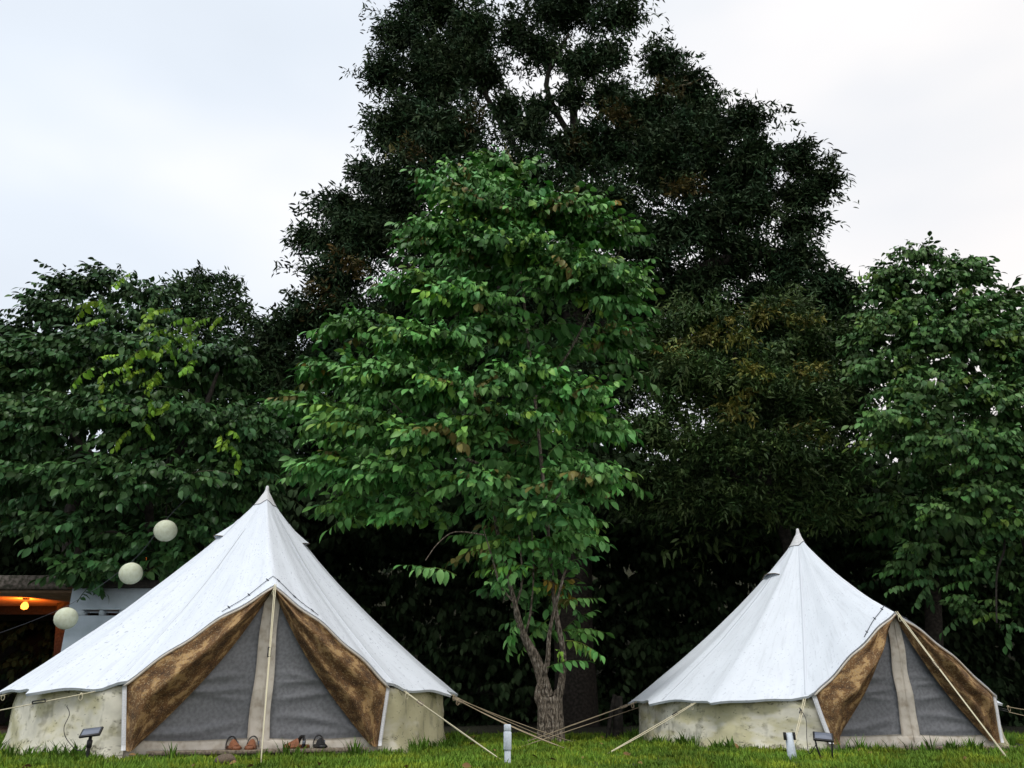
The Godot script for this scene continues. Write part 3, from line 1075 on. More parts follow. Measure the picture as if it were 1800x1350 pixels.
	sprays = fill_clumps(tall, 50.0, far_base, 0.95, 0.8, Color(1, 1, 1), 0.25, 0.3, 0.3, 1.0)
	var russet := fill_clumps([[1090, 200, 45, 30, 17.6], [1165, 155, 35, 28, 17.7], [1010, 250, 30, 25, 17.9], [620, 470, 40, 30, 16.9], [720, 265, 35, 30, 17.2], [1200, 330, 50, 30, 17.2], [560, 510, 30, 25, 17.0], [830, 200, 30, 30, 17.3]], 9.0, far_base, 0.9, 0.6, Color.WHITE, 0.25, 0.0, 0.3, 1.0)
	foliage(crown, russet, "narrow", leaf_mat(lin(0.085, 0.068, 0.022), 0.5, 0.12), "russet_foliage")
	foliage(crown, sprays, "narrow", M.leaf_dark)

	# ---- the olive tree beside it
	var olive_base := Vector3(at(1405, 1270, 15.5).x, 0, -15.5)
	t = tree("olive_green_tree", "olive green tree with fine yellowish leaves behind the tent with the bare doorway", olive_base)
	trunk = limb(t, "trunk", [olive_base + Vector3(0, -0.2, 0), at(1395, 1000, 15.6), at(1330, 800, 15.8), at(1290, 620, 15.6)], [0.16, 0.12, 0.09, 0.04], M.bark_dark, 12)
	limb(trunk, "branch", [at(1345, 850, 15.8), at(1380, 740, 15.5), at(1430, 640, 15.3)], [0.1, 0.07, 0.03], M.bark_dark, 8)
	limb(trunk, "branch", [at(1360, 900, 15.8), at(1210, 760, 15.6), at(1160, 640, 15.3)], [0.1, 0.07, 0.03], M.bark_dark, 8)
	crown = Node3D.new()
	crown.name = "crown"
	t.add_child(crown)
	var olive := [[1480, 600, 45, 40, 15.4], [1500, 690, 50, 60, 15.4], [1380, 545, 60, 40, 15.2], [1145, 600, 70, 55, 15], [1235, 570, 75, 50, 15], [1335, 560, 80, 45, 15], [1420, 615, 60, 60, 15], [1200, 670, 110, 65, 14.5], [1320, 680, 105, 65, 14.4], [1425, 720, 80, 75, 14.5], [1150, 765, 90, 60, 14.6], [1265, 785, 110, 60, 14.3], [1385, 810, 90, 60, 14.3], [1470, 820, 50, 60, 14.8], [1130, 860, 90, 50, 15], [1200, 880, 90, 40, 14.8], [1300, 880, 120, 40, 14.8], [1430, 890, 80, 40, 15], [1500, 640, 40, 50, 15.4], [1495, 730, 40, 60, 15.4]]
	M.leaf_olive = leaf_mat(lin(0.062, 0.105, 0.034), 0.5, 0.15)
	sprays = fill_clumps(olive, 60.0, olive_base, 0.75, 0.9, Color(1, 1, 1), 0.25, 0.3, 0.4, 1.0)
	var tips := fill_clumps([[1335, 545, 50, 30, 14.6], [1405, 560, 35, 30, 14.6], [1240, 590, 45, 30, 14.6], [1425, 655, 45, 35, 14.2], [1330, 660, 45, 30, 14.0], [1180, 620, 40, 30, 14.4], [1300, 590, 40, 25, 14.5], [1440, 760, 40, 30, 14.2], [1290, 720, 40, 26, 13.9]], 12.0, olive_base, 0.75, 0.6, Color.WHITE, 0.25, 0.0, 0.4, 1.0)
	foliage(crown, tips, "narrow", leaf_mat(lin(0.17, 0.17, 0.04), 0.5, 0.2), "yellow_foliage")
	foliage(crown, sprays, "narrow", M.leaf_olive)
	foliage(crown, fill_clumps([[1300, 720, 190, 130, 16.5], [1250, 880, 200, 90, 16.5], [1450, 880, 120, 100, 16.5]], 9.0, olive_base, 1.3, 0.5, Color.WHITE, 0.2, 0.0), "narrow", M.leaf_olive)

	# ---- the broad-leaved tree at the far side of the second tent
	var right_base := Vector3(at(1850, 1270, 14.2).x, 0, -14.2)
	t = tree("broadleaf_tree", "dusky green broad-leaved tree with two rounded tops beside the olive green tree", right_base)
	trunk = limb(t, "trunk", [right_base + Vector3(0, -0.2, 0), at(1830, 1050, 14.2), at(1760, 800, 14.4), at(1680, 620, 14.2), at(1620, 470, 14)], [0.16, 0.11, 0.08, 0.05, 0.02], M.bark_dark, 12)
	for l in [[[at(1790, 900, 14.3), at(1770, 760, 14), at(1765, 640, 13.9), at(1710, 510, 13.9)], [0.09, 0.07, 0.05, 0.02]], [[at(1775, 850, 14.3), at(1650, 780, 14), at(1570, 690, 13.8)], [0.08, 0.05, 0.02]], [[at(1752, 1095, 13.2), at(1752, 1010, 13.2), at(1765, 950, 13.3), at(1720, 880, 13.6)], [0.012, 0.014, 0.02, 0.03]]]:
		limb(trunk, "branch", l[0], l[1], M.bark_dark, 8)
	crown = Node3D.new()
	crown.name = "crown"
	t.add_child(crown)
	var right := [[1612, 455, 42, 32, 14], [1560, 495, 40, 35, 13.9], [1560, 545, 55, 45, 13.9], [1650, 555, 80, 45, 13.7], [1530, 600, 40, 40, 13.9], [1690, 470, 35, 30, 14], [1750, 580, 60, 45, 13.7], [1575, 500, 45, 45, 13.9], [1640, 510, 55, 50, 13.7], [1705, 490, 38, 36, 14], [1735, 545, 45, 40, 13.8], [1790, 520, 34, 22, 14], [1590, 585, 75, 45, 13.5], [1690, 600, 90, 50, 13.3], [1790, 620, 55, 55, 13.5], [1560, 655, 65, 45, 13.5], [1650, 695, 95, 48, 13], [1755, 715, 80, 50, 13], [1600, 745, 85, 42, 12.9], [1700, 785, 95, 42, 12.8], [1790, 800, 60, 50, 12.9], [1560, 790, 50, 40, 13.5], [1740, 870, 70, 36, 12.9], [1655, 900, 45, 25, 13], [1790, 930, 50, 40, 13], [1800, 580, 45, 45, 13.7], [1830, 700, 60, 120, 13.3], [1840, 850, 60, 90, 13.2]]
	M.leaf_right = leaf_mat(lin(0.080, 0.165, 0.052), 0.42, 0.12)
	sprays = fill_clumps(right, 62.0, right_base, 0.8, 0.85, Color(1, 1, 1), 0.25)
	sprays += fill_clumps([[1720, 1000, 70, 40, 13.4], [1690, 1070, 80, 45, 13.6], [1770, 1080, 50, 50, 13.5], [1620, 960, 60, 40, 13.8], [1560, 880, 60, 50, 14.2], [1600, 1000, 60, 60, 14.4]], 11.0, right_base, 0.75, 0.9, Color.WHITE, 0.25, 0.1)
	split = front_of(sprays, 22)
	for i in range(0, split[1].size(), 11): split[1][i][1] = split[1][i][1] * Color(1.5, 1.25, 0.8)
	foliage(crown, split[1], "broad", M.leaf_right)
	single_leaves(crown, split[0], [leaf_mat(lin(0.08, 0.17, 0.052), 0.42, 0.12), leaf_mat(lin(0.11, 0.20, 0.055), 0.42, 0.12), leaf_mat(lin(0.06, 0.13, 0.05), 0.4, 0.12)])
	foliage(crown, fill_clumps([[1680, 660, 130, 130, 15], [1700, 850, 150, 120, 15.2], [1600, 900, 120, 100, 15.4], [1850, 900, 90, 200, 15]], 8.0, right_base, 1.3, 0.5, Color.WHITE, 0.2, 0.0), "broad", M.leaf_right)

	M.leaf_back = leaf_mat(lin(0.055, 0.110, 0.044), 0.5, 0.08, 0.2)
	var rear_base := Vector3(at(1640, 1260, 18.0).x, 0, -18.0)
	t = tree("dark_tree", "shadowy tree filling the gap behind the dusky green one", rear_base)
	trunk = limb(t, "trunk", [rear_base + Vector3(0, -0.2, 0), at(1640, 1000, 18), at(1650, 800, 18), at(1650, 650, 18)], [0.2, 0.16, 0.1, 0.03], M.bark_dark, 10)
	crown = Node3D.new()
	crown.name = "crown"
	t.add_child(crown)
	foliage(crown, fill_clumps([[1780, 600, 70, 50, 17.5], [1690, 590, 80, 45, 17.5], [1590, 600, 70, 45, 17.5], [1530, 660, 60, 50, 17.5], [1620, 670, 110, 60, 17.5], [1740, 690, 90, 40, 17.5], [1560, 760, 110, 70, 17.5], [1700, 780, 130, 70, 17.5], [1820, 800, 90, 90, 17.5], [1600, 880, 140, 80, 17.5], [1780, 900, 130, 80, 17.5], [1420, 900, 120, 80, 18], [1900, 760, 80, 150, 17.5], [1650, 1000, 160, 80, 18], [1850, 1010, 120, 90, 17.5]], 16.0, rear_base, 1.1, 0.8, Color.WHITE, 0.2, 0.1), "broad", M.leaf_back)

	# ---- the tree behind the first tent and the lanterns
	var left_base := Vector3(at(250, 1270, 13.6).x, 0, -13.6)
	t = tree("broadleaf_tree", "dark broad-leaved tree tipped with bright yellow-green young leaves above the paper lanterns", left_base)
	trunk = limb(t, "trunk", [left_base + Vector3(0, -0.2, 0), at(255, 1100, 13.6), at(262, 900, 13.6), at(250, 740, 13.6), at(270, 600, 13.6)], [0.15, 0.10, 0.07, 0.05, 0.02], M.bark_dark, 12)
	for l in [[[at(262, 900, 13.6), at(160, 800, 13.1), at(70, 700, 13)], [0.08, 0.06, 0.02]], [[at(258, 860, 13.6), at(340, 760, 13.2), at(385, 650, 13.2)], [0.08, 0.06, 0.02]], [[at(262, 980, 13.6), at(235, 950, 13.2), at(200, 935, 13.0), at(170, 940, 12.9)], [0.05, 0.035, 0.02, 0.01]], [[at(290, 1020, 13.4), at(293, 960, 13), at(292, 900, 13), at(300, 820, 13.2)], [0.006, 0.008, 0.012, 0.02]]]:
		limb(trunk, "branch", l[0], l[1], M.bark_dark, 8)
	crown = Node3D.new()
	crown.name = "crown"
	t.add_child(crown)
	var left := [[60, 640, 90, 50, 13.2], [160, 620, 90, 50, 13.2], [280, 620, 90, 50, 13.2], [380, 645, 65, 55, 13.4], [30, 745, 80, 55, 12.9], [145, 735, 100, 50, 12.8], [270, 735, 100, 50, 12.8], [390, 755, 75, 50, 13], [60, 840, 90, 42, 12.8], [180, 845, 100, 42, 12.6], [310, 845, 100, 42, 12.6], [420, 840, 55, 50, 13.2], [110, 925, 80, 34, 12.8], [225, 950, 70, 28, 12.9], [345, 930, 70, 34, 12.9], [300, 985, 40, 24, 12.9], [145, 985, 55, 20, 13], [105, 1000, 34, 18, 13.0], [150, 1015, 30, 14, 12.9], [200, 1000, 40, 20, 12.8], [-30, 680, 60, 100, 13.2], [-40, 850, 60, 90, 13.2], [450, 760, 45, 60, 13.4], [465, 840, 40, 60, 13.4]]
	M.leaf_left = leaf_mat(lin(0.058, 0.130, 0.044), 0.38, 0.12)
	sprays = fill_clumps(left, 52.0, left_base, 0.92, 0.85, Color(1, 1, 1), 0.25)
	split = front_of(sprays, 19)
	foliage(crown, split[1], "broad", M.leaf_left)
	single_leaves(crown, split[0], [leaf_mat(lin(0.058, 0.13, 0.044), 0.4, 0.12), leaf_mat(lin(0.075, 0.16, 0.05), 0.4, 0.12), leaf_mat(lin(0.045, 0.105, 0.042), 0.38, 0.12)], 250)
	var young := fill_clumps([[145, 530, 14, 14, 12.9], [160, 560, 12, 12, 12.9], [285, 530, 22, 14, 12.6], [270, 560, 16, 16, 12.6], [290, 575, 16, 12, 12.6], [265, 605, 14, 16, 12.5], [375, 548, 22, 12, 12.7], [352, 585, 12, 14, 12.6], [345, 620, 14, 18, 12.6], [235, 610, 14, 12, 12.6], [220, 640, 12, 16, 12.6], [300, 650, 16, 14, 12.5], [280, 690, 14, 14, 12.5], [425, 755, 18, 12, 12.6], [415, 775, 12, 10, 12.6], [235, 745, 14, 8, 12.3], [200, 470, 8, 14, 13.4], [150, 650, 14, 10, 12.4], [210, 700, 12, 10, 12.4]], 22.0, left_base, 0.7, 0.8, Color(1, 1, 1), 0.25, 0.1)
	for q in young:
		q[0] = place(q[0].origin, Vector3(rng.randfn(0, 0.4), -0.35, rng.randf_range(0.1, 0.8)).normalized(), rng.randf_range(0.6, 0.8), rng.randfn(0, 0.4))
	foliage(crown, young, "broad", leaf_mat(lin(0.20, 0.37, 0.035), 0.45, 0.4), "young_foliage")
	foliage(crown, fill_clumps([[200, 700, 200, 100, 14.6], [150, 850, 200, 90, 14.6], [380, 800, 120, 130, 14.8], [300, 930, 150, 70, 14.8], [0, 800, 100, 150, 14.8]], 8.0, left_base, 1.3, 0.5, Color.WHITE, 0.2, 0.0), "broad", M.leaf_left)

	# ---- the darker tree beyond it
	var back_base := Vector3(at(120, 1260, 17.5).x, 0, -17.5)
	t = tree("dark_tree", "nearly black round-topped tree behind the one with yellow-green young leaves", back_base)
	trunk = limb(t, "trunk", [back_base + Vector3(0, -0.2, 0), at(125, 1000, 17.5), at(140, 760, 17.5), at(150, 560, 17.5)], [0.26, 0.2, 0.14, 0.04], M.bark_dark, 12)
	crown = Node3D.new()
	crown.name = "crown"
	t.add_child(crown)
	var back := [[20, 580, 60, 35, 17], [60, 545, 50, 35, 17], [110, 510, 52, 38, 17], [165, 500, 50, 40, 17], [215, 500, 48, 36, 17], [265, 525, 50, 36, 17], [130, 560, 120, 45, 16.8], [250, 570, 100, 45, 16.8], [60, 640, 110, 60, 17], [200, 640, 140, 60, 17], [-40, 620, 70, 80, 17], [150, 760, 200, 90, 17.4], [0, 780, 120, 100, 17.4], [330, 700, 120, 80, 18.6], [150, 640, 150, 60, 18.8], [430, 800, 120, 100, 18.8], [20, 690, 90, 60, 18.6]]
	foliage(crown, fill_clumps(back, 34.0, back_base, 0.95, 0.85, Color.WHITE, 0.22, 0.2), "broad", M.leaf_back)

	var thin_base := Vector3(at(370, 1260, 18.0).x, 0, -18.0)
	t = tree("small_leaved_tree", "dark small-leaved tree peeping between the round-topped tree and the towering one", thin_base)
	trunk = limb(t, "trunk", [thin_base + Vector3(0, -0.2, 0), at(372, 1000, 18), at(365, 760, 18), at(370, 540, 18)], [0.22, 0.17, 0.1, 0.03], M.bark_dark, 12)
	crown = Node3D.new()
	crown.name = "crown"
	t.add_child(crown)
	var thin := [[320, 510, 34, 28, 18], [348, 495, 30, 22, 18], [405, 505, 20, 28, 18], [375, 540, 60, 40, 17.8], [330, 570, 60, 40, 17.8], [420, 580, 40, 45, 17.8], [380, 650, 90, 60, 17.8], [330, 760, 120, 80, 18], [450, 740, 80, 90, 18]]
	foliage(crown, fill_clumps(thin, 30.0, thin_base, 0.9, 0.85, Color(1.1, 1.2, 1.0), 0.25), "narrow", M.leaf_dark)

	# ---- the wood behind: a mass of trunks' shade and undergrowth
	var wood := Node3D.new()
	wood.name = "undergrowth"
	add_child(wood)
	tag(wood, "black tangle of undergrowth closing off the wood behind the trees", "undergrowth", "", "stuff")
	var list := []
	for i in 12000:
		var x := rng.randf_range(-26.0, 26.0)
		var z := -rng.randf_range(19.5, 24.0)
		var y := rng.randf_range(0.0, 1.0)
		y = y * (6.3 + 1.4 * noise.get_noise_2d(x * 5.0, 3.0))
		var dir := Vector3(rng.randfn(0, 0.6), rng.randf_range(-0.4, 0.3), rng.randf_range(0.2, 1.0)).normalized()
		var k := rng.randf_range(0.5, 1.2)
		list.append([place(Vector3(x, y, z), dir, rng.randf_range(0.9, 1.4), 0.0), Color(k, k, k)])
	for i in 5000:
		var x := rng.randf_range(-30.0, 30.0)
		var z := -rng.randf_range(24.0, 28.0)
		var y := smoothstep(24.5, 36.0, -z) * 9.5 + rng.randf() * 5.5
		var dir := Vector3(rng.randfn(0, 0.6), rng.randf_range(-0.4, 0.3), rng.randf_range(0.2, 1.0)).normalized()
		var k := rng.randf_range(0.5, 1.2)
		list.append([place(Vector3(x, y, z), dir, rng.randf_range(1.6, 2.2), 0.0), Color(k, k, k)])
	# the canopy that joins the crowns overhead
	for i in 11000:
		var x := rng.randf_range(-24.0, 24.0)
		var z := -rng.randf_range(13.6, 24.0)
		var y := rng.randf_range(4.2, 5.9) + 0.5 * noise.get_noise_2d(x * 6.0, z * 6.0)
		if absf(x - 0.0) > 1.8 and z > -16.8: continue
		if x < -4.0 and z > -17.5: continue
		var dir := Vector3(rng.randfn(), rng.randf_range(-0.3, 0.2), rng.randfn()).normalized()
		var k := rng.randf_range(0.5, 1.1)
		list.append([place(Vector3(x, y, z), dir, rng.randf_range(1.2, 1.6), 0.0), Color(k, k, k)])
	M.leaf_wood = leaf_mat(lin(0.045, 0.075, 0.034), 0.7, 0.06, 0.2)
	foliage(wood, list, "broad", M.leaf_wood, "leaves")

# ---------------------------------------------------------------- the house at the edge
func build_house() -> void:
	var zf := -15.6     # front of the porch roof
	var zw := -13.2
	var house := thing("garden_house", "low garden house with a lit porch ceiling and grey plaster wall behind the lanterns", "building", Vector3.ZERO)
	# roof slab with a weathered edge
	var edge_low := at(20, 1036, 15.6).y
	var edge_top := at(20, 1011, 15.6).y
	var st := begin()
	box(st, Vector3(-16.0, edge_low, zf - 5.5), Vector3(-7.9, edge_top, zf), 0.02)
	var roof := piece("roof", done(st), M.mossy, house)
	st = begin()
	box(st, Vector3(-15.9, edge_low - 0.045, zf - 5.4), Vector3(-8.0, edge_low - 0.003, zf - 0.10), 0.0)
	piece("ceiling", done(st), M.ceiling, roof)
	# beams under the ceiling
	for k in 3:
		st = begin()
		var z := zf - 2.4 - k * 1.3
		box(st, Vector3(-15.8, edge_low - 0.22, z - 0.12), Vector3(-8.0, edge_low - 0.048, z), 0.01)
		piece("beam", done(st), M.dark_wood, roof)
	# back wall and corner posts of the porch
	st = begin()
	box(st, Vector3(-16.0, -0.05, zf - 5.7), Vector3(-7.9, edge_low - 0.05, zf - 5.5), 0.0)
	piece("wall", done(st), M.dark_wood, house)
	# plaster wall with two vent slots, built round them
	var x0 := at(107, 1145, 13.2).x
	var x1 := x0 + 3.2
	var top := at(180, 1034, 13.2).y
	var s_hi := at(160, 1072, 13.2).y
	var s_lo := at(160, 1082, 13.2).y
	var a0 := at(146, 1077, 13.2).x
	var a1 := at(174, 1077, 13.2).x
	var b0 := at(180, 1077, 13.2).x
	var b1 := at(209, 1077, 13.2).x
	st = begin()
	var back := zw - 0.22
	box(st, Vector3(x0, -0.05, back), Vector3(x1, s_lo, zw))
	box(st, Vector3(x0, s_hi, back), Vector3(x1, top, zw))
	box(st, Vector3(x0, s_lo, back), Vector3(a0, s_hi, zw))
	box(st, Vector3(a1, s_lo, back), Vector3(b0, s_hi, zw))
	box(st, Vector3(b1, s_lo, back), Vector3(x1, s_hi, zw))
	var wall := piece("plaster_wall", done(st), M.plaster, house)
	for e in [[a0, a1], [b0, b1]]:
		st = begin()
		box(st, Vector3(e[0] - 0.015, s_hi, zw + 0.002), Vector3(e[1] + 0.015, s_hi + 0.018, zw + 0.03), 0.004)
		box(st, Vector3(e[0], s_lo + 0.05, zw - 0.14), Vector3(e[1], s_hi - 0.012, zw - 0.10), 0.004)
		piece("vent_slot", done(st), M.plaster, wall)
	st = begin()
	box(st, Vector3(x0 - 0.10, top + 0.004, back - 0.5), Vector3(x1 + 0.1, top + 0.12, zw + 0.06), 0.015)
	piece("eave", done(st), M.dark_wood, house)
	# the porch lamp under the ceiling
	var lp := at(46, 1052, 16.6)
	lp.y = edge_low - 0.17
	var lamp := thing("porch_lamp", "glowing orange bulb under the porch ceiling of the garden house", "lamp", lp)
	st = begin()
	lathe(st, [Vector2(0.0, 0.122), Vector2(0.06, 0.120), Vector2(0.06, 0.10), Vector2(0.03, 0.085), Vector2(0.028, 0.05), Vector2(0.0, 0.05)], 16)
	piece("holder", done(st), M.dark_wood, lamp)
	st = begin()
	lathe(st, [Vector2(0.0, 0.055), Vector2(0.03, 0.05), Vector2(0.06, 0.01), Vector2(0.072, -0.03), Vector2(0.055, -0.075), Vector2(0.0, -0.095)], 18)
	var glow := plain(lin(0.9, 0.5, 0.2), 0.4)
	glow.emission_enabled = true
	glow.emission = Color(1.0, 0.55, 0.2)
	glow.emission_energy_multiplier = 5.0
	piece("bulb", done(st), glow, lamp)
	var l := OmniLight3D.new()
	l.name = "bulb_light"
	l.light_color = Color(1.0, 0.5, 0.16)
	l.light_energy = 1.1
	l.light_size = 0.06
	l.omni_range = 12.0
	l.omni_attenuation = 2.0
	l.shadow_enabled = true
	lamp.add_child(l)
	l.position = Vector3(0, -0.02, 0)

# ---------------------------------------------------------------- tents
var tent_a: Node3D
var tent_b: Node3D
var ta: Tent
var tb: Tent

func build_tents() -> void:
	# the first tent, its doorway turned to the lawn
	var apex := at(470, 858, 10.7)
	ta = Tent.new()
	ta.h = apex.y - 0.07; ta.r = 2.5; ta.door = 1.22; ta.front = 2.12; ta.top = 1.59; ta.eave = 0.60; ta.seed_ = 1
	var door := at(452, 1322, 8.65)
	tent_a = thing("bell_tent", "large white bell tent with mottled canvas, brown door flaps drawn aside, sandals at its doorway", "tent", Vector3(apex.x, 0, apex.z), atan2(door.x - apex.x, door.z - apex.z), "bell tents")
	build_tent(tent_a, ta, 0)
	# the second, its doorway turned away to one side
	apex = at(1402, 933, 11.7)
	tb = Tent.new()
	tb.h = apex.y - 0.07; tb.r = 2.42; tb.door = 1.02; tb.front = 2.0; tb.top = 1.44; tb.eave = 0.50; tb.seed_ = 4; tb.sag_side = 0.28; tb.peak_out = 0.07; tb.r_side = 2.02
	tent_b = thing("bell_tent", "cleaner white bell tent with its doorway turned aside and no shoes before it", "tent", Vector3(apex.x, 0, apex.z), deg_to_rad(7.5), "bell tents")
	build_tent(tent_b, tb, 1)
	ropes()

func eave_near(root: Node3D, t: Tent, px: float, frontal := true) -> Vector3:
	# the eave point that a pixel column looks at, on the near or the far side
	var best := Vector3.ZERO
	var miss := 1e9
	for i in 241:
		var u := -1.0 + i / 120.0
		if absf(u) < 0.22: continue
		var p := root.transform * rim_point(t, u)
		var k := 900.0 + p.x / metres(p)
		var m := absf(k - px) + (0.0 if (p.z > root.position.z) == frontal else 400.0)
		if m < miss:
			miss = m
			best = p
	return best + Vector3(0, -0.02, 0)

func ropes() -> void:
	# first tent
	var peak_a := tent_a.transform * (door_edge(ta, 0.0) + Vector3(0, 0.0, 0.02))
	var g := on_ground(458, 1346)
	guy(tent_a, peak_a, g, M.rope, 0.43, true, true, 0.0)
	guy(tent_a, eave_near(tent_a, ta, 168), Vector3(-6.9, 0.02, -7.9), M.rope, 0.16, true, false, 0.02)
	guy(tent_a, eave_near(tent_a, ta, 708), on_ground(884, 1338), M.rope, 0.2, false, true, 0.0)
	guy(tent_a, eave_near(tent_a, ta, 806), on_ground(1000, 1318), M.rope_old, 0.05, false, true, 0.02)
	guy(tent_a, eave_near(tent_a, ta, 806) + Vector3(0.0, 0.01, -0.05), on_ground(1022, 1309), M.rope_old, -1.0, false, false, 0.02)
	guy(tent_a, eave_near(tent_a, ta, 790, false), on_ground(985, 1306), M.rope_old, -1.0, false, false, 0.02)
	guy(tent_b, eave_near(tent_b, tb, 1150, false), on_ground(900, 1318), M.rope_old, -1.0, false, false, 0.0)
	guy(tent_a, eave_near(tent_a, ta, 20), Vector3(-7.7, 0.02, -10.2), M.rope, -1.0)
	# second tent
	var peak_b := tent_b.transform * (door_edge(tb, 0.0) + Vector3(0, 0.0, 0.02))
	guy(tent_b, peak_b, on_ground(1774, 1338), M.rope, 0.42, false, true, 0.0)
	guy(tent_b, eave_near(tent_b, tb, 1112), on_ground(912, 1309), M.rope_old, 0.12, false, false, 0.0)
	guy(tent_b, eave_near(tent_b, tb, 1118, false), on_ground(920, 1304), M.rope_old, -1.0, false, false, 0.0)
	guy(tent_b, eave_near(tent_b, tb, 1220), on_ground(1062, 1328), M.rope, 0.25, true, true, 0.0)
	guy(tent_b, eave_near(tent_b, tb, 1418), on_ground(1388, 1334), M.rope, 0.25, true, true, 0.0)
	guy(tent_b, eave_near(tent_b, tb, 1765), at(1860, 1250, 10.2), M.rope_old, -1.0, false, false, 0.02, false)
	guy(tent_b, eave_near(tent_b, tb, 1775, false), Vector3(7.6, 0.02, -10.6), M.rope_old, 0.2, true, false, 0.02)

# ---------------------------------------------------------------- small things
func sandal(label: String, where: Vector3, turn: float, sole_mat: Material, strap_mat: Material, tilt := 0.0) -> Node3D:
	var t := thing("sandal", label, "sandal", where, turn, "sandals at the tent doorway")
	t.rotation.x = tilt
	t.scale = Vector3.ONE * 1.04
	# sole outline, toe towards +Z
	var out := [[-0.030, -0.125], [-0.038, -0.08], [-0.034, -0.02], [-0.040, 0.05], [-0.046, 0.09], [-0.034, 0.125], [0.0, 0.138], [0.030, 0.125], [0.042, 0.09], [0.036, 0.03], [0.030, -0.03], [0.034, -0.08], [0.026, -0.125], [0.0, -0.138]]
	var st := begin()
	var n := out.size()
	for i in n:
		var a := Vector3(out[i][0], 0, out[i][1])
		var b := Vector3(out[(i + 1) % n][0], 0, out[(i + 1) % n][1])
		var hi := Vector3(0, 0.030, 0)
		quad(st, a, b, b + hi * 0.8, a + hi * 0.8)
		quad(st, a + hi * 0.8, b + hi * 0.8, b * 0.93 + hi, a * 0.93 + hi)
		tri(st, a * 0.93 + hi, b * 0.93 + hi, Vector3(0, 0.026, 0))
		tri(st, b, a, Vector3.ZERO)
	piece("sole", done(st), sole_mat, t)
	# vamp over the toes
	var rows := []
	for i in 7:
		var z := lerpf(0.115, 0.0, i / 6.0)
		var row := PackedVector3Array()
		for j in 9:
			var a := PI * j / 8.0
			row.append(Vector3(cos(a) * (0.046 - 0.006 * (i / 6.0)), 0.012 + sin(a) * (0.025 + 0.050 * i / 6.0), z))
		rows.append(row)
	st = begin()
	slab_sheet(st, rows, Vector3(0, -0.005, 0))
	piece("vamp", done(st), sole_mat, t)
	# strap arching over the heel end
	rows = []
	for i in 3:
		var row := PackedVector3Array()
		for j in 13:
			var a := PI * j / 12.0
			row.append(Vector3(cos(a) * 0.052, 0.02 + sin(a) * 0.092, -0.02 - i * 0.018 - sin(a) * 0.02))
		rows.append(row)
	st = begin()
	slab_sheet(st, rows, Vector3(0, -0.010, 0))
	var strap := piece("strap", done(st), strap_mat, t)
	st = begin()
	box(st, Vector3(0.050, 0.035, -0.050), Vector3(0.058, 0.065, -0.026), 0.002)
	piece("buckle", done(st), M.panel, strap)
	return t

func solar_light(label: String, where: Vector3, turn: float, height: float, frame: bool) -> Node3D:
	var t := thing("solar_lamp", label, "solar light", where, turn, "solar lamps staked by the tents")
	t.scale = Vector3.ONE * 0.86
	var st := begin()
	if frame:
		for s in [-1.0, 1.0]:
			tube(st, PackedVector3Array([Vector3(0.03 * s + 0.02, -0.1, 0.0), Vector3(0.075 * s, height * 0.55, 0), Vector3(0.085 * s, height - 0.01, 0.0)]), [0.010, 0.009, 0.008], 8)
	else:
		tube(st, PackedVector3Array([Vector3(0, -0.12, 0), Vector3(0, 0.02, 0), Vector3(0, height * 0.55, 0), Vector3(0, height - 0.01, 0)]), [0.008, 0.018, 0.016, 0.018], 10)
		lathe_at(st, Vector3(0, height * 0.6, 0), [Vector2(0.017, -0.04), Vector2(0.027, -0.03), Vector2(0.027, 0.03), Vector2(0.017, 0.04)], 12)
	piece("stake", done(st), M.black, t)
	var head := Node3D.new()
	st = begin()
	box(st, Vector3(-0.10, -0.014, -0.075), Vector3(0.10, 0.010, 0.075), 0.006)
	var h := piece("housing", done(st), M.black, t)
	h.position = Vector3(0, height, 0)
	h.rotation_degrees = Vector3(28, 0, 8 if not frame else -6)
	st = begin()
	box(st, Vector3(-0.082, 0.0102, -0.058), Vector3(0.082, 0.013, 0.058), 0.001)
	piece("solar_panel", done(st), M.panel, h)
	head.free()
	return t

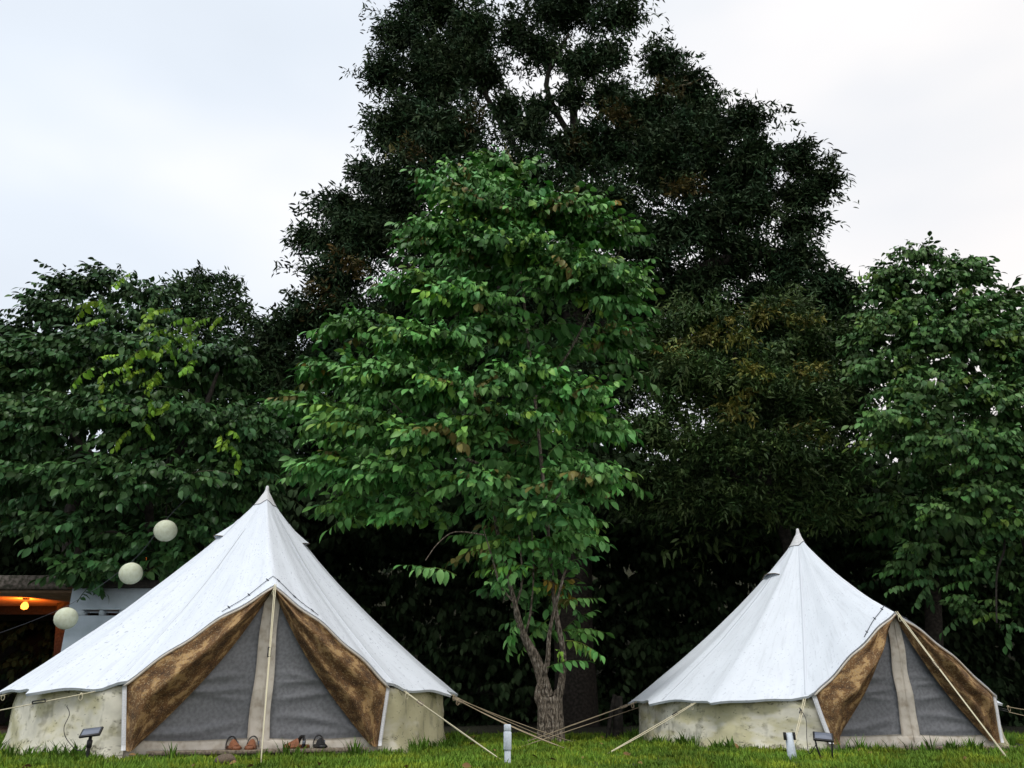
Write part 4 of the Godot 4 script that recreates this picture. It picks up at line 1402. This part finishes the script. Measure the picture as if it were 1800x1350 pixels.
func build_small_things() -> void:
	# planks before the doorway of the first tent
	var inv := tent_a.transform
	var deck := thing("doorstep", "low weathered plank step along the foot of the doorway with sandals", "step", tent_a.position, tent_a.rotation.y)
	for k in 2:
		var st := begin()
		box(st, Vector3(-0.98 + 0.05 * k, 0.028, 2.185 + k * 0.115), Vector3(1.06 - 0.14 * k, 0.060 + 0.002 * k, 2.293 + k * 0.115), 0.006)
		piece("plank", done(st), M.wood, deck)
	for x in [-0.8, 0.1, 0.9]:
		var st := begin()
		box(st, Vector3(x, -0.02, 2.19), Vector3(x + 0.07, 0.027, 2.39), 0.004)
		piece("bearer", done(st), M.dark_wood, deck)
	var slat := thing("loose_board", "long pale board lying on the grass before the turned-aside doorway", "board", tent_b.position + Vector3(0.0, 0, 0), tent_b.rotation.y)
	for q in [[-0.95, 0.2, 2.16, 0.0], [-0.1, 1.0, 2.22, 0.03]]:
		var st := begin()
		box(st, Vector3(q[0], 0.0 + q[3] * 0.3, q[2]), Vector3(q[1], 0.035 + q[3] * 0.3, q[2] + 0.09), 0.005)
		piece("plank", done(st), M.wood, slat)
	# sandals on the step
	var y := 0.062
	var ry := tent_a.rotation.y
	sandal("tan leather sandal with raised black strap, farther from the white door rope", inv * Vector3(-0.23, y, 2.24), ry + 0.25, M.leather, M.black, 0.0)
	sandal("tan leather sandal with raised black strap standing next to the white door rope", inv * Vector3(-0.06, y, 2.24), ry - 0.25, M.leather, M.black, 0.0)
	sandal("reddish brown sandal lying turned sideways on the doorstep", inv * Vector3(0.36, y, 2.24), ry - 1.15, M.leather, M.black, 0.0)
	sandal("all black sandal at the end of the row on the doorstep", inv * Vector3(0.58, y, 2.24), ry + 0.1, M.black, M.black, 0.0)
	# stone in the grass
	var st := begin()
	var rings := []
	for i in 9:
		var f := i / 8.0
		var ring := PackedVector3Array()
		for k in 15:
			var a := TAU * (k % 14) / 14.0
			var o := Vector3(cos(a) * sin(f * PI), cos(f * PI), sin(a) * sin(f * PI))
			ring.append(o * Vector3(0.085, 0.055, 0.07) * (1.0 + 0.35 * noise.get_noise_3dv(o * 22.0)))
		rings.append(ring)
	sheet(st, rings)
	var s := piece("stone", done(st), M.stone, self)
	s.position = on_ground(396, 1346) + Vector3(0, 0.03, 0)
	tag(s, "small brown stone in the grass below the tan sandals", "stone")
	# solar lamps
	var sl := solar_light("black solar lamp with a tilted panel on one stake by the mottled tent", on_ground(152, 1338), 0.25, 0.27, false)
	cord(sl, [Vector3(0.0, 0.14, 0.0), Vector3(-0.06, 0.10, 0.02), Vector3(-0.13, 0.12, 0.0), Vector3(-0.24, 0.22, -0.05), Vector3(-0.28, 0.32, -0.08), Vector3(-0.26, 0.44, -0.12), Vector3(-0.31, 0.52, -0.16)], 0.004, M.black)
	var sr := solar_light("black solar lamp with a panel on two legs by the cleaner tent", on_ground(1452, 1336), -0.35, 0.22, true)
	cord(sr, [Vector3(-0.07, 0.16, 0.0), Vector3(-0.16, 0.05, -0.1), Vector3(-0.17, 0.2, -0.22), Vector3(-0.16, 0.38, -0.34), Vector3(-0.22, 0.5, -0.44)], 0.004, M.black)
	# white marker posts
	var pw := on_ground(892, 1346)
	var post := thing("marker_post", "slim pale blue-white marker post in the grass between the tents", "post", pw, 0.1)
	post.scale = Vector3(0.85, 0.95, 0.85)
	st = begin()
	box(st, Vector3(-0.028, -0.1, -0.022), Vector3(0.030, 0.12, 0.022), 0.004)
	box(st, Vector3(-0.036, 0.121, -0.030), Vector3(0.036, 0.27, 0.030), 0.006)
	piece("shaft", done(st), M.post, post)
	st = begin()
	box(st, Vector3(-0.033, 0.271, -0.027), Vector3(0.033, 0.325, 0.027), 0.005)
	piece("cap", done(st), M.post, post)
	var pb := on_ground(1391, 1335)
	post = thing("marker_post", "short white stake with two black clips against the wall of the cleaner tent", "post", pb, 0.05)
	st = begin()
	tube(st, PackedVector3Array([Vector3(0.01, -0.08, 0), Vector3(0.012, 0.02, 0), Vector3(0.0, 0.22, 0)]), [0.015, 0.042, 0.034], 10)
	piece("shaft", done(st), M.post, post)
	for k in [-1.0, 1.0]:
		st = begin()
		box(st, Vector3(k * 0.042 - 0.009, 0.16, 0.0), Vector3(k * 0.042 + 0.009, 0.225, 0.035), 0.003)
		piece("clip", done(st), M.black, post)
	# old wooden stump post behind
	var wp := Vector3(at(1086, 1300, 12.6).x, 0, -12.6)
	var wooden := thing("wooden_post", "leaning old wooden post behind the ropes of the cleaner tent", "post", wp)
	st = begin()
	stem(st, PackedVector3Array([Vector3(0.0, -0.1, 0), Vector3(0.01, 0.25, 0), Vector3(0.03, 0.56, 0)]), [0.075, 0.07, 0.06], 10)
	piece("shaft", done(st), M.bark_dark, wooden)
	st = begin()
	stem(st, PackedVector3Array([Vector3(-0.16, -0.1, 0.05), Vector3(-0.10, 0.25, 0.03), Vector3(-0.02, 0.58, 0.02)]), [0.035, 0.03, 0.028], 8)
	piece("brace", done(st), M.bark_dark, wooden)
	# paper lanterns on their line
	var spots := [at(291, 933, 12.2), at(230, 1008, 12.1), at(116, 1087, 12.0)]
	var words := ["round pale paper lantern hanging highest, against dark leaves", "round pale paper lantern in the middle of the slanting string of three", "round pale paper lantern hanging lowest, overlapping the grey plaster wall"]
	for i in 3:
		var p: Vector3 = spots[i]
		var rad := 19.5 * metres(p)
		var ln := thing("paper_lantern", words[i], "lantern", p, 0.4 * i, "paper lanterns on the slanting line")
		st = begin()
		var prof := []
		for k in 49:
			var a := lerpf(0.10, PI - 0.10, k / 48.0)
			prof.append(Vector2(sin(a) * rad * (1.0 + 0.02 * cos(k * PI)), cos(a) * rad * 0.96))
		lathe(st, prof, 36)
		piece("shade", done(st), M.paper, ln)
		for k in [-1.0, 1.0]:
			st = begin()
			var rg := PackedVector3Array()
			for j in 17: rg.append(Vector3(cos(TAU * j / 16) * rad * 0.11, k * rad * 0.955, sin(TAU * j / 16) * rad * 0.11))
			tube(st, rg, [0.004], 5)
			piece("rim", done(st), M.wood, ln)
		st = begin()
		tube(st, PackedVector3Array([Vector3(0, rad * 0.9, 0), Vector3(0.0, rad * 1.16, 0)]), [0.003], 5)
		piece("hanger", done(st), M.seam, ln)
	var line := [at(345, 860, 12.6)]
	for i in 3: line.append(spots[i] + Vector3(0, 19.5 * metres(spots[i]) * 1.16, 0))
	line.append(at(-20, 1120, 12.2))
	st = begin()
	tube(st, smooth_path(PackedVector3Array(line), 8), [0.0035], 5)
	var cable := piece("lantern_line", done(st), M.seam, self)
	tag(cable, "thin dark line carrying the three paper lanterns", "line")

# ---------------------------------------------------------------- grass
func free_of_tents(p: Vector3) -> bool:
	for q in [[tent_a, ta], [tent_b, tb]]:
		var l: Vector3 = q[0].transform.affine_inverse() * p
		var d := Vector2(l.x, l.z).length()
		if d < q[1].r - 0.10 and l.z < q[1].front + 0.12: return false
	return true

func build_grass() -> void:
	var mat := leaf_mat(lin(0.14, 0.255, 0.030), 0.6, 0.3)
	var spots := []
	for i in 62000:
		var d := 5.6 + pow(rng.randf(), 1.15) * 8.5
		if i >= 46000: d = rng.randf_range(1.0, 5.6)
		var p := Vector3(rng.randf_range(-0.78, 0.78) * maxf(d, 4.5), -0.012, -d)
		if not free_of_tents(p): continue
		if noise.get_noise_2d(p.x * 30.0 + 300.0, p.z * 30.0) > 0.32: continue
		var k := 1.0 + 0.6 * noise.get_noise_2d(p.x * 14.0, p.z * 14.0) + rng.randfn(0, 0.12)
		var dry := clampf(noise.get_noise_2d(p.x * 26.0 + 90.0, p.z * 26.0) * 1.6 + 0.12, 0.0, 0.7)
		var h := rng.randf_range(0.7, 1.3) * (1.0 + 0.5 * noise.get_noise_2d(p.x * 20.0, p.z * 20.0 + 50.0))
		spots.append([Transform3D(Basis(Vector3.UP, rng.randf() * TAU).scaled(Vector3(h, h, h)), p), Color(k * (1.0 + dry), k * (1.0 + dry * 0.35), k)])
	scatter("lawn_grass", "short yellow-green lawn grass before the tents", "grass", [tuft(1, 11, 0.046, 0.035), tuft(2, 11, 0.038, 0.04), tuft(3, 8, 0.062, 0.03), tuft(4, 7, 0.03, 0.05, 0.006)], mat, spots)
	# taller weeds along the foot of the canvas
	var weeds := []
	for q in [[tent_a, ta], [tent_b, tb]]:
		for i in 420:
			var u := rng.randf_range(-0.75, 0.75)
			var p: Vector3
			if absf(u) < 0.24:
				p = Vector3(rng.randf_range(-1.2, 1.2), 0, q[1].front + rng.randf_range(0.3, 0.5))
				if rng.randf() < 0.6: continue
			else:
				p = wall_point(q[1], u, 0.0)
				p += Vector3(p.x, 0, p.z).normalized() * rng.randf_range(0.02, 0.16)
			p = q[0].transform * Vector3(p.x, -0.012, p.z)
			if noise.get_noise_2d(p.x * 24.0, p.z * 24.0) < -0.05: continue
			var h := rng.randf_range(0.6, 1.5)
			var k := rng.randf_range(0.45, 0.95)
			weeds.append([Transform3D(Basis(Vector3.UP, rng.randf() * TAU).scaled(Vector3.ONE * h), p), Color(k * 0.9, k, k)])
	scatter("weeds", "taller dark weeds along the foot of the tent walls", "weeds", [tuft(11, 13, 0.12, 0.04, 0.006), tuft(12, 10, 0.09, 0.05, 0.010)], mat, weeds)
	# withered leaves lying on the lawn
	var litter := []
	for i in 150:
		var d := rng.randf_range(6.5, 12.5)
		var p := Vector3(rng.randf_range(-0.7, 0.7) * d, rng.randf_range(0.015, 0.05), -d)
		if not free_of_tents(p): continue
		var k := rng.randf_range(0.6, 1.3)
		litter.append([place(p, Vector3(rng.randfn(), rng.randfn(0, 0.25), rng.randfn()).normalized(), rng.randf_range(0.04, 0.08), rng.randfn(0, 0.5)), Color(k, k, k)])
	scatter("fallen_leaves", "withered brown leaves strewn over the lawn", "fallen leaves", [leaf_meshes[0], leaf_meshes[2]], leaf_mat(lin(0.20, 0.12, 0.05), 0.8, 0.1), litter)
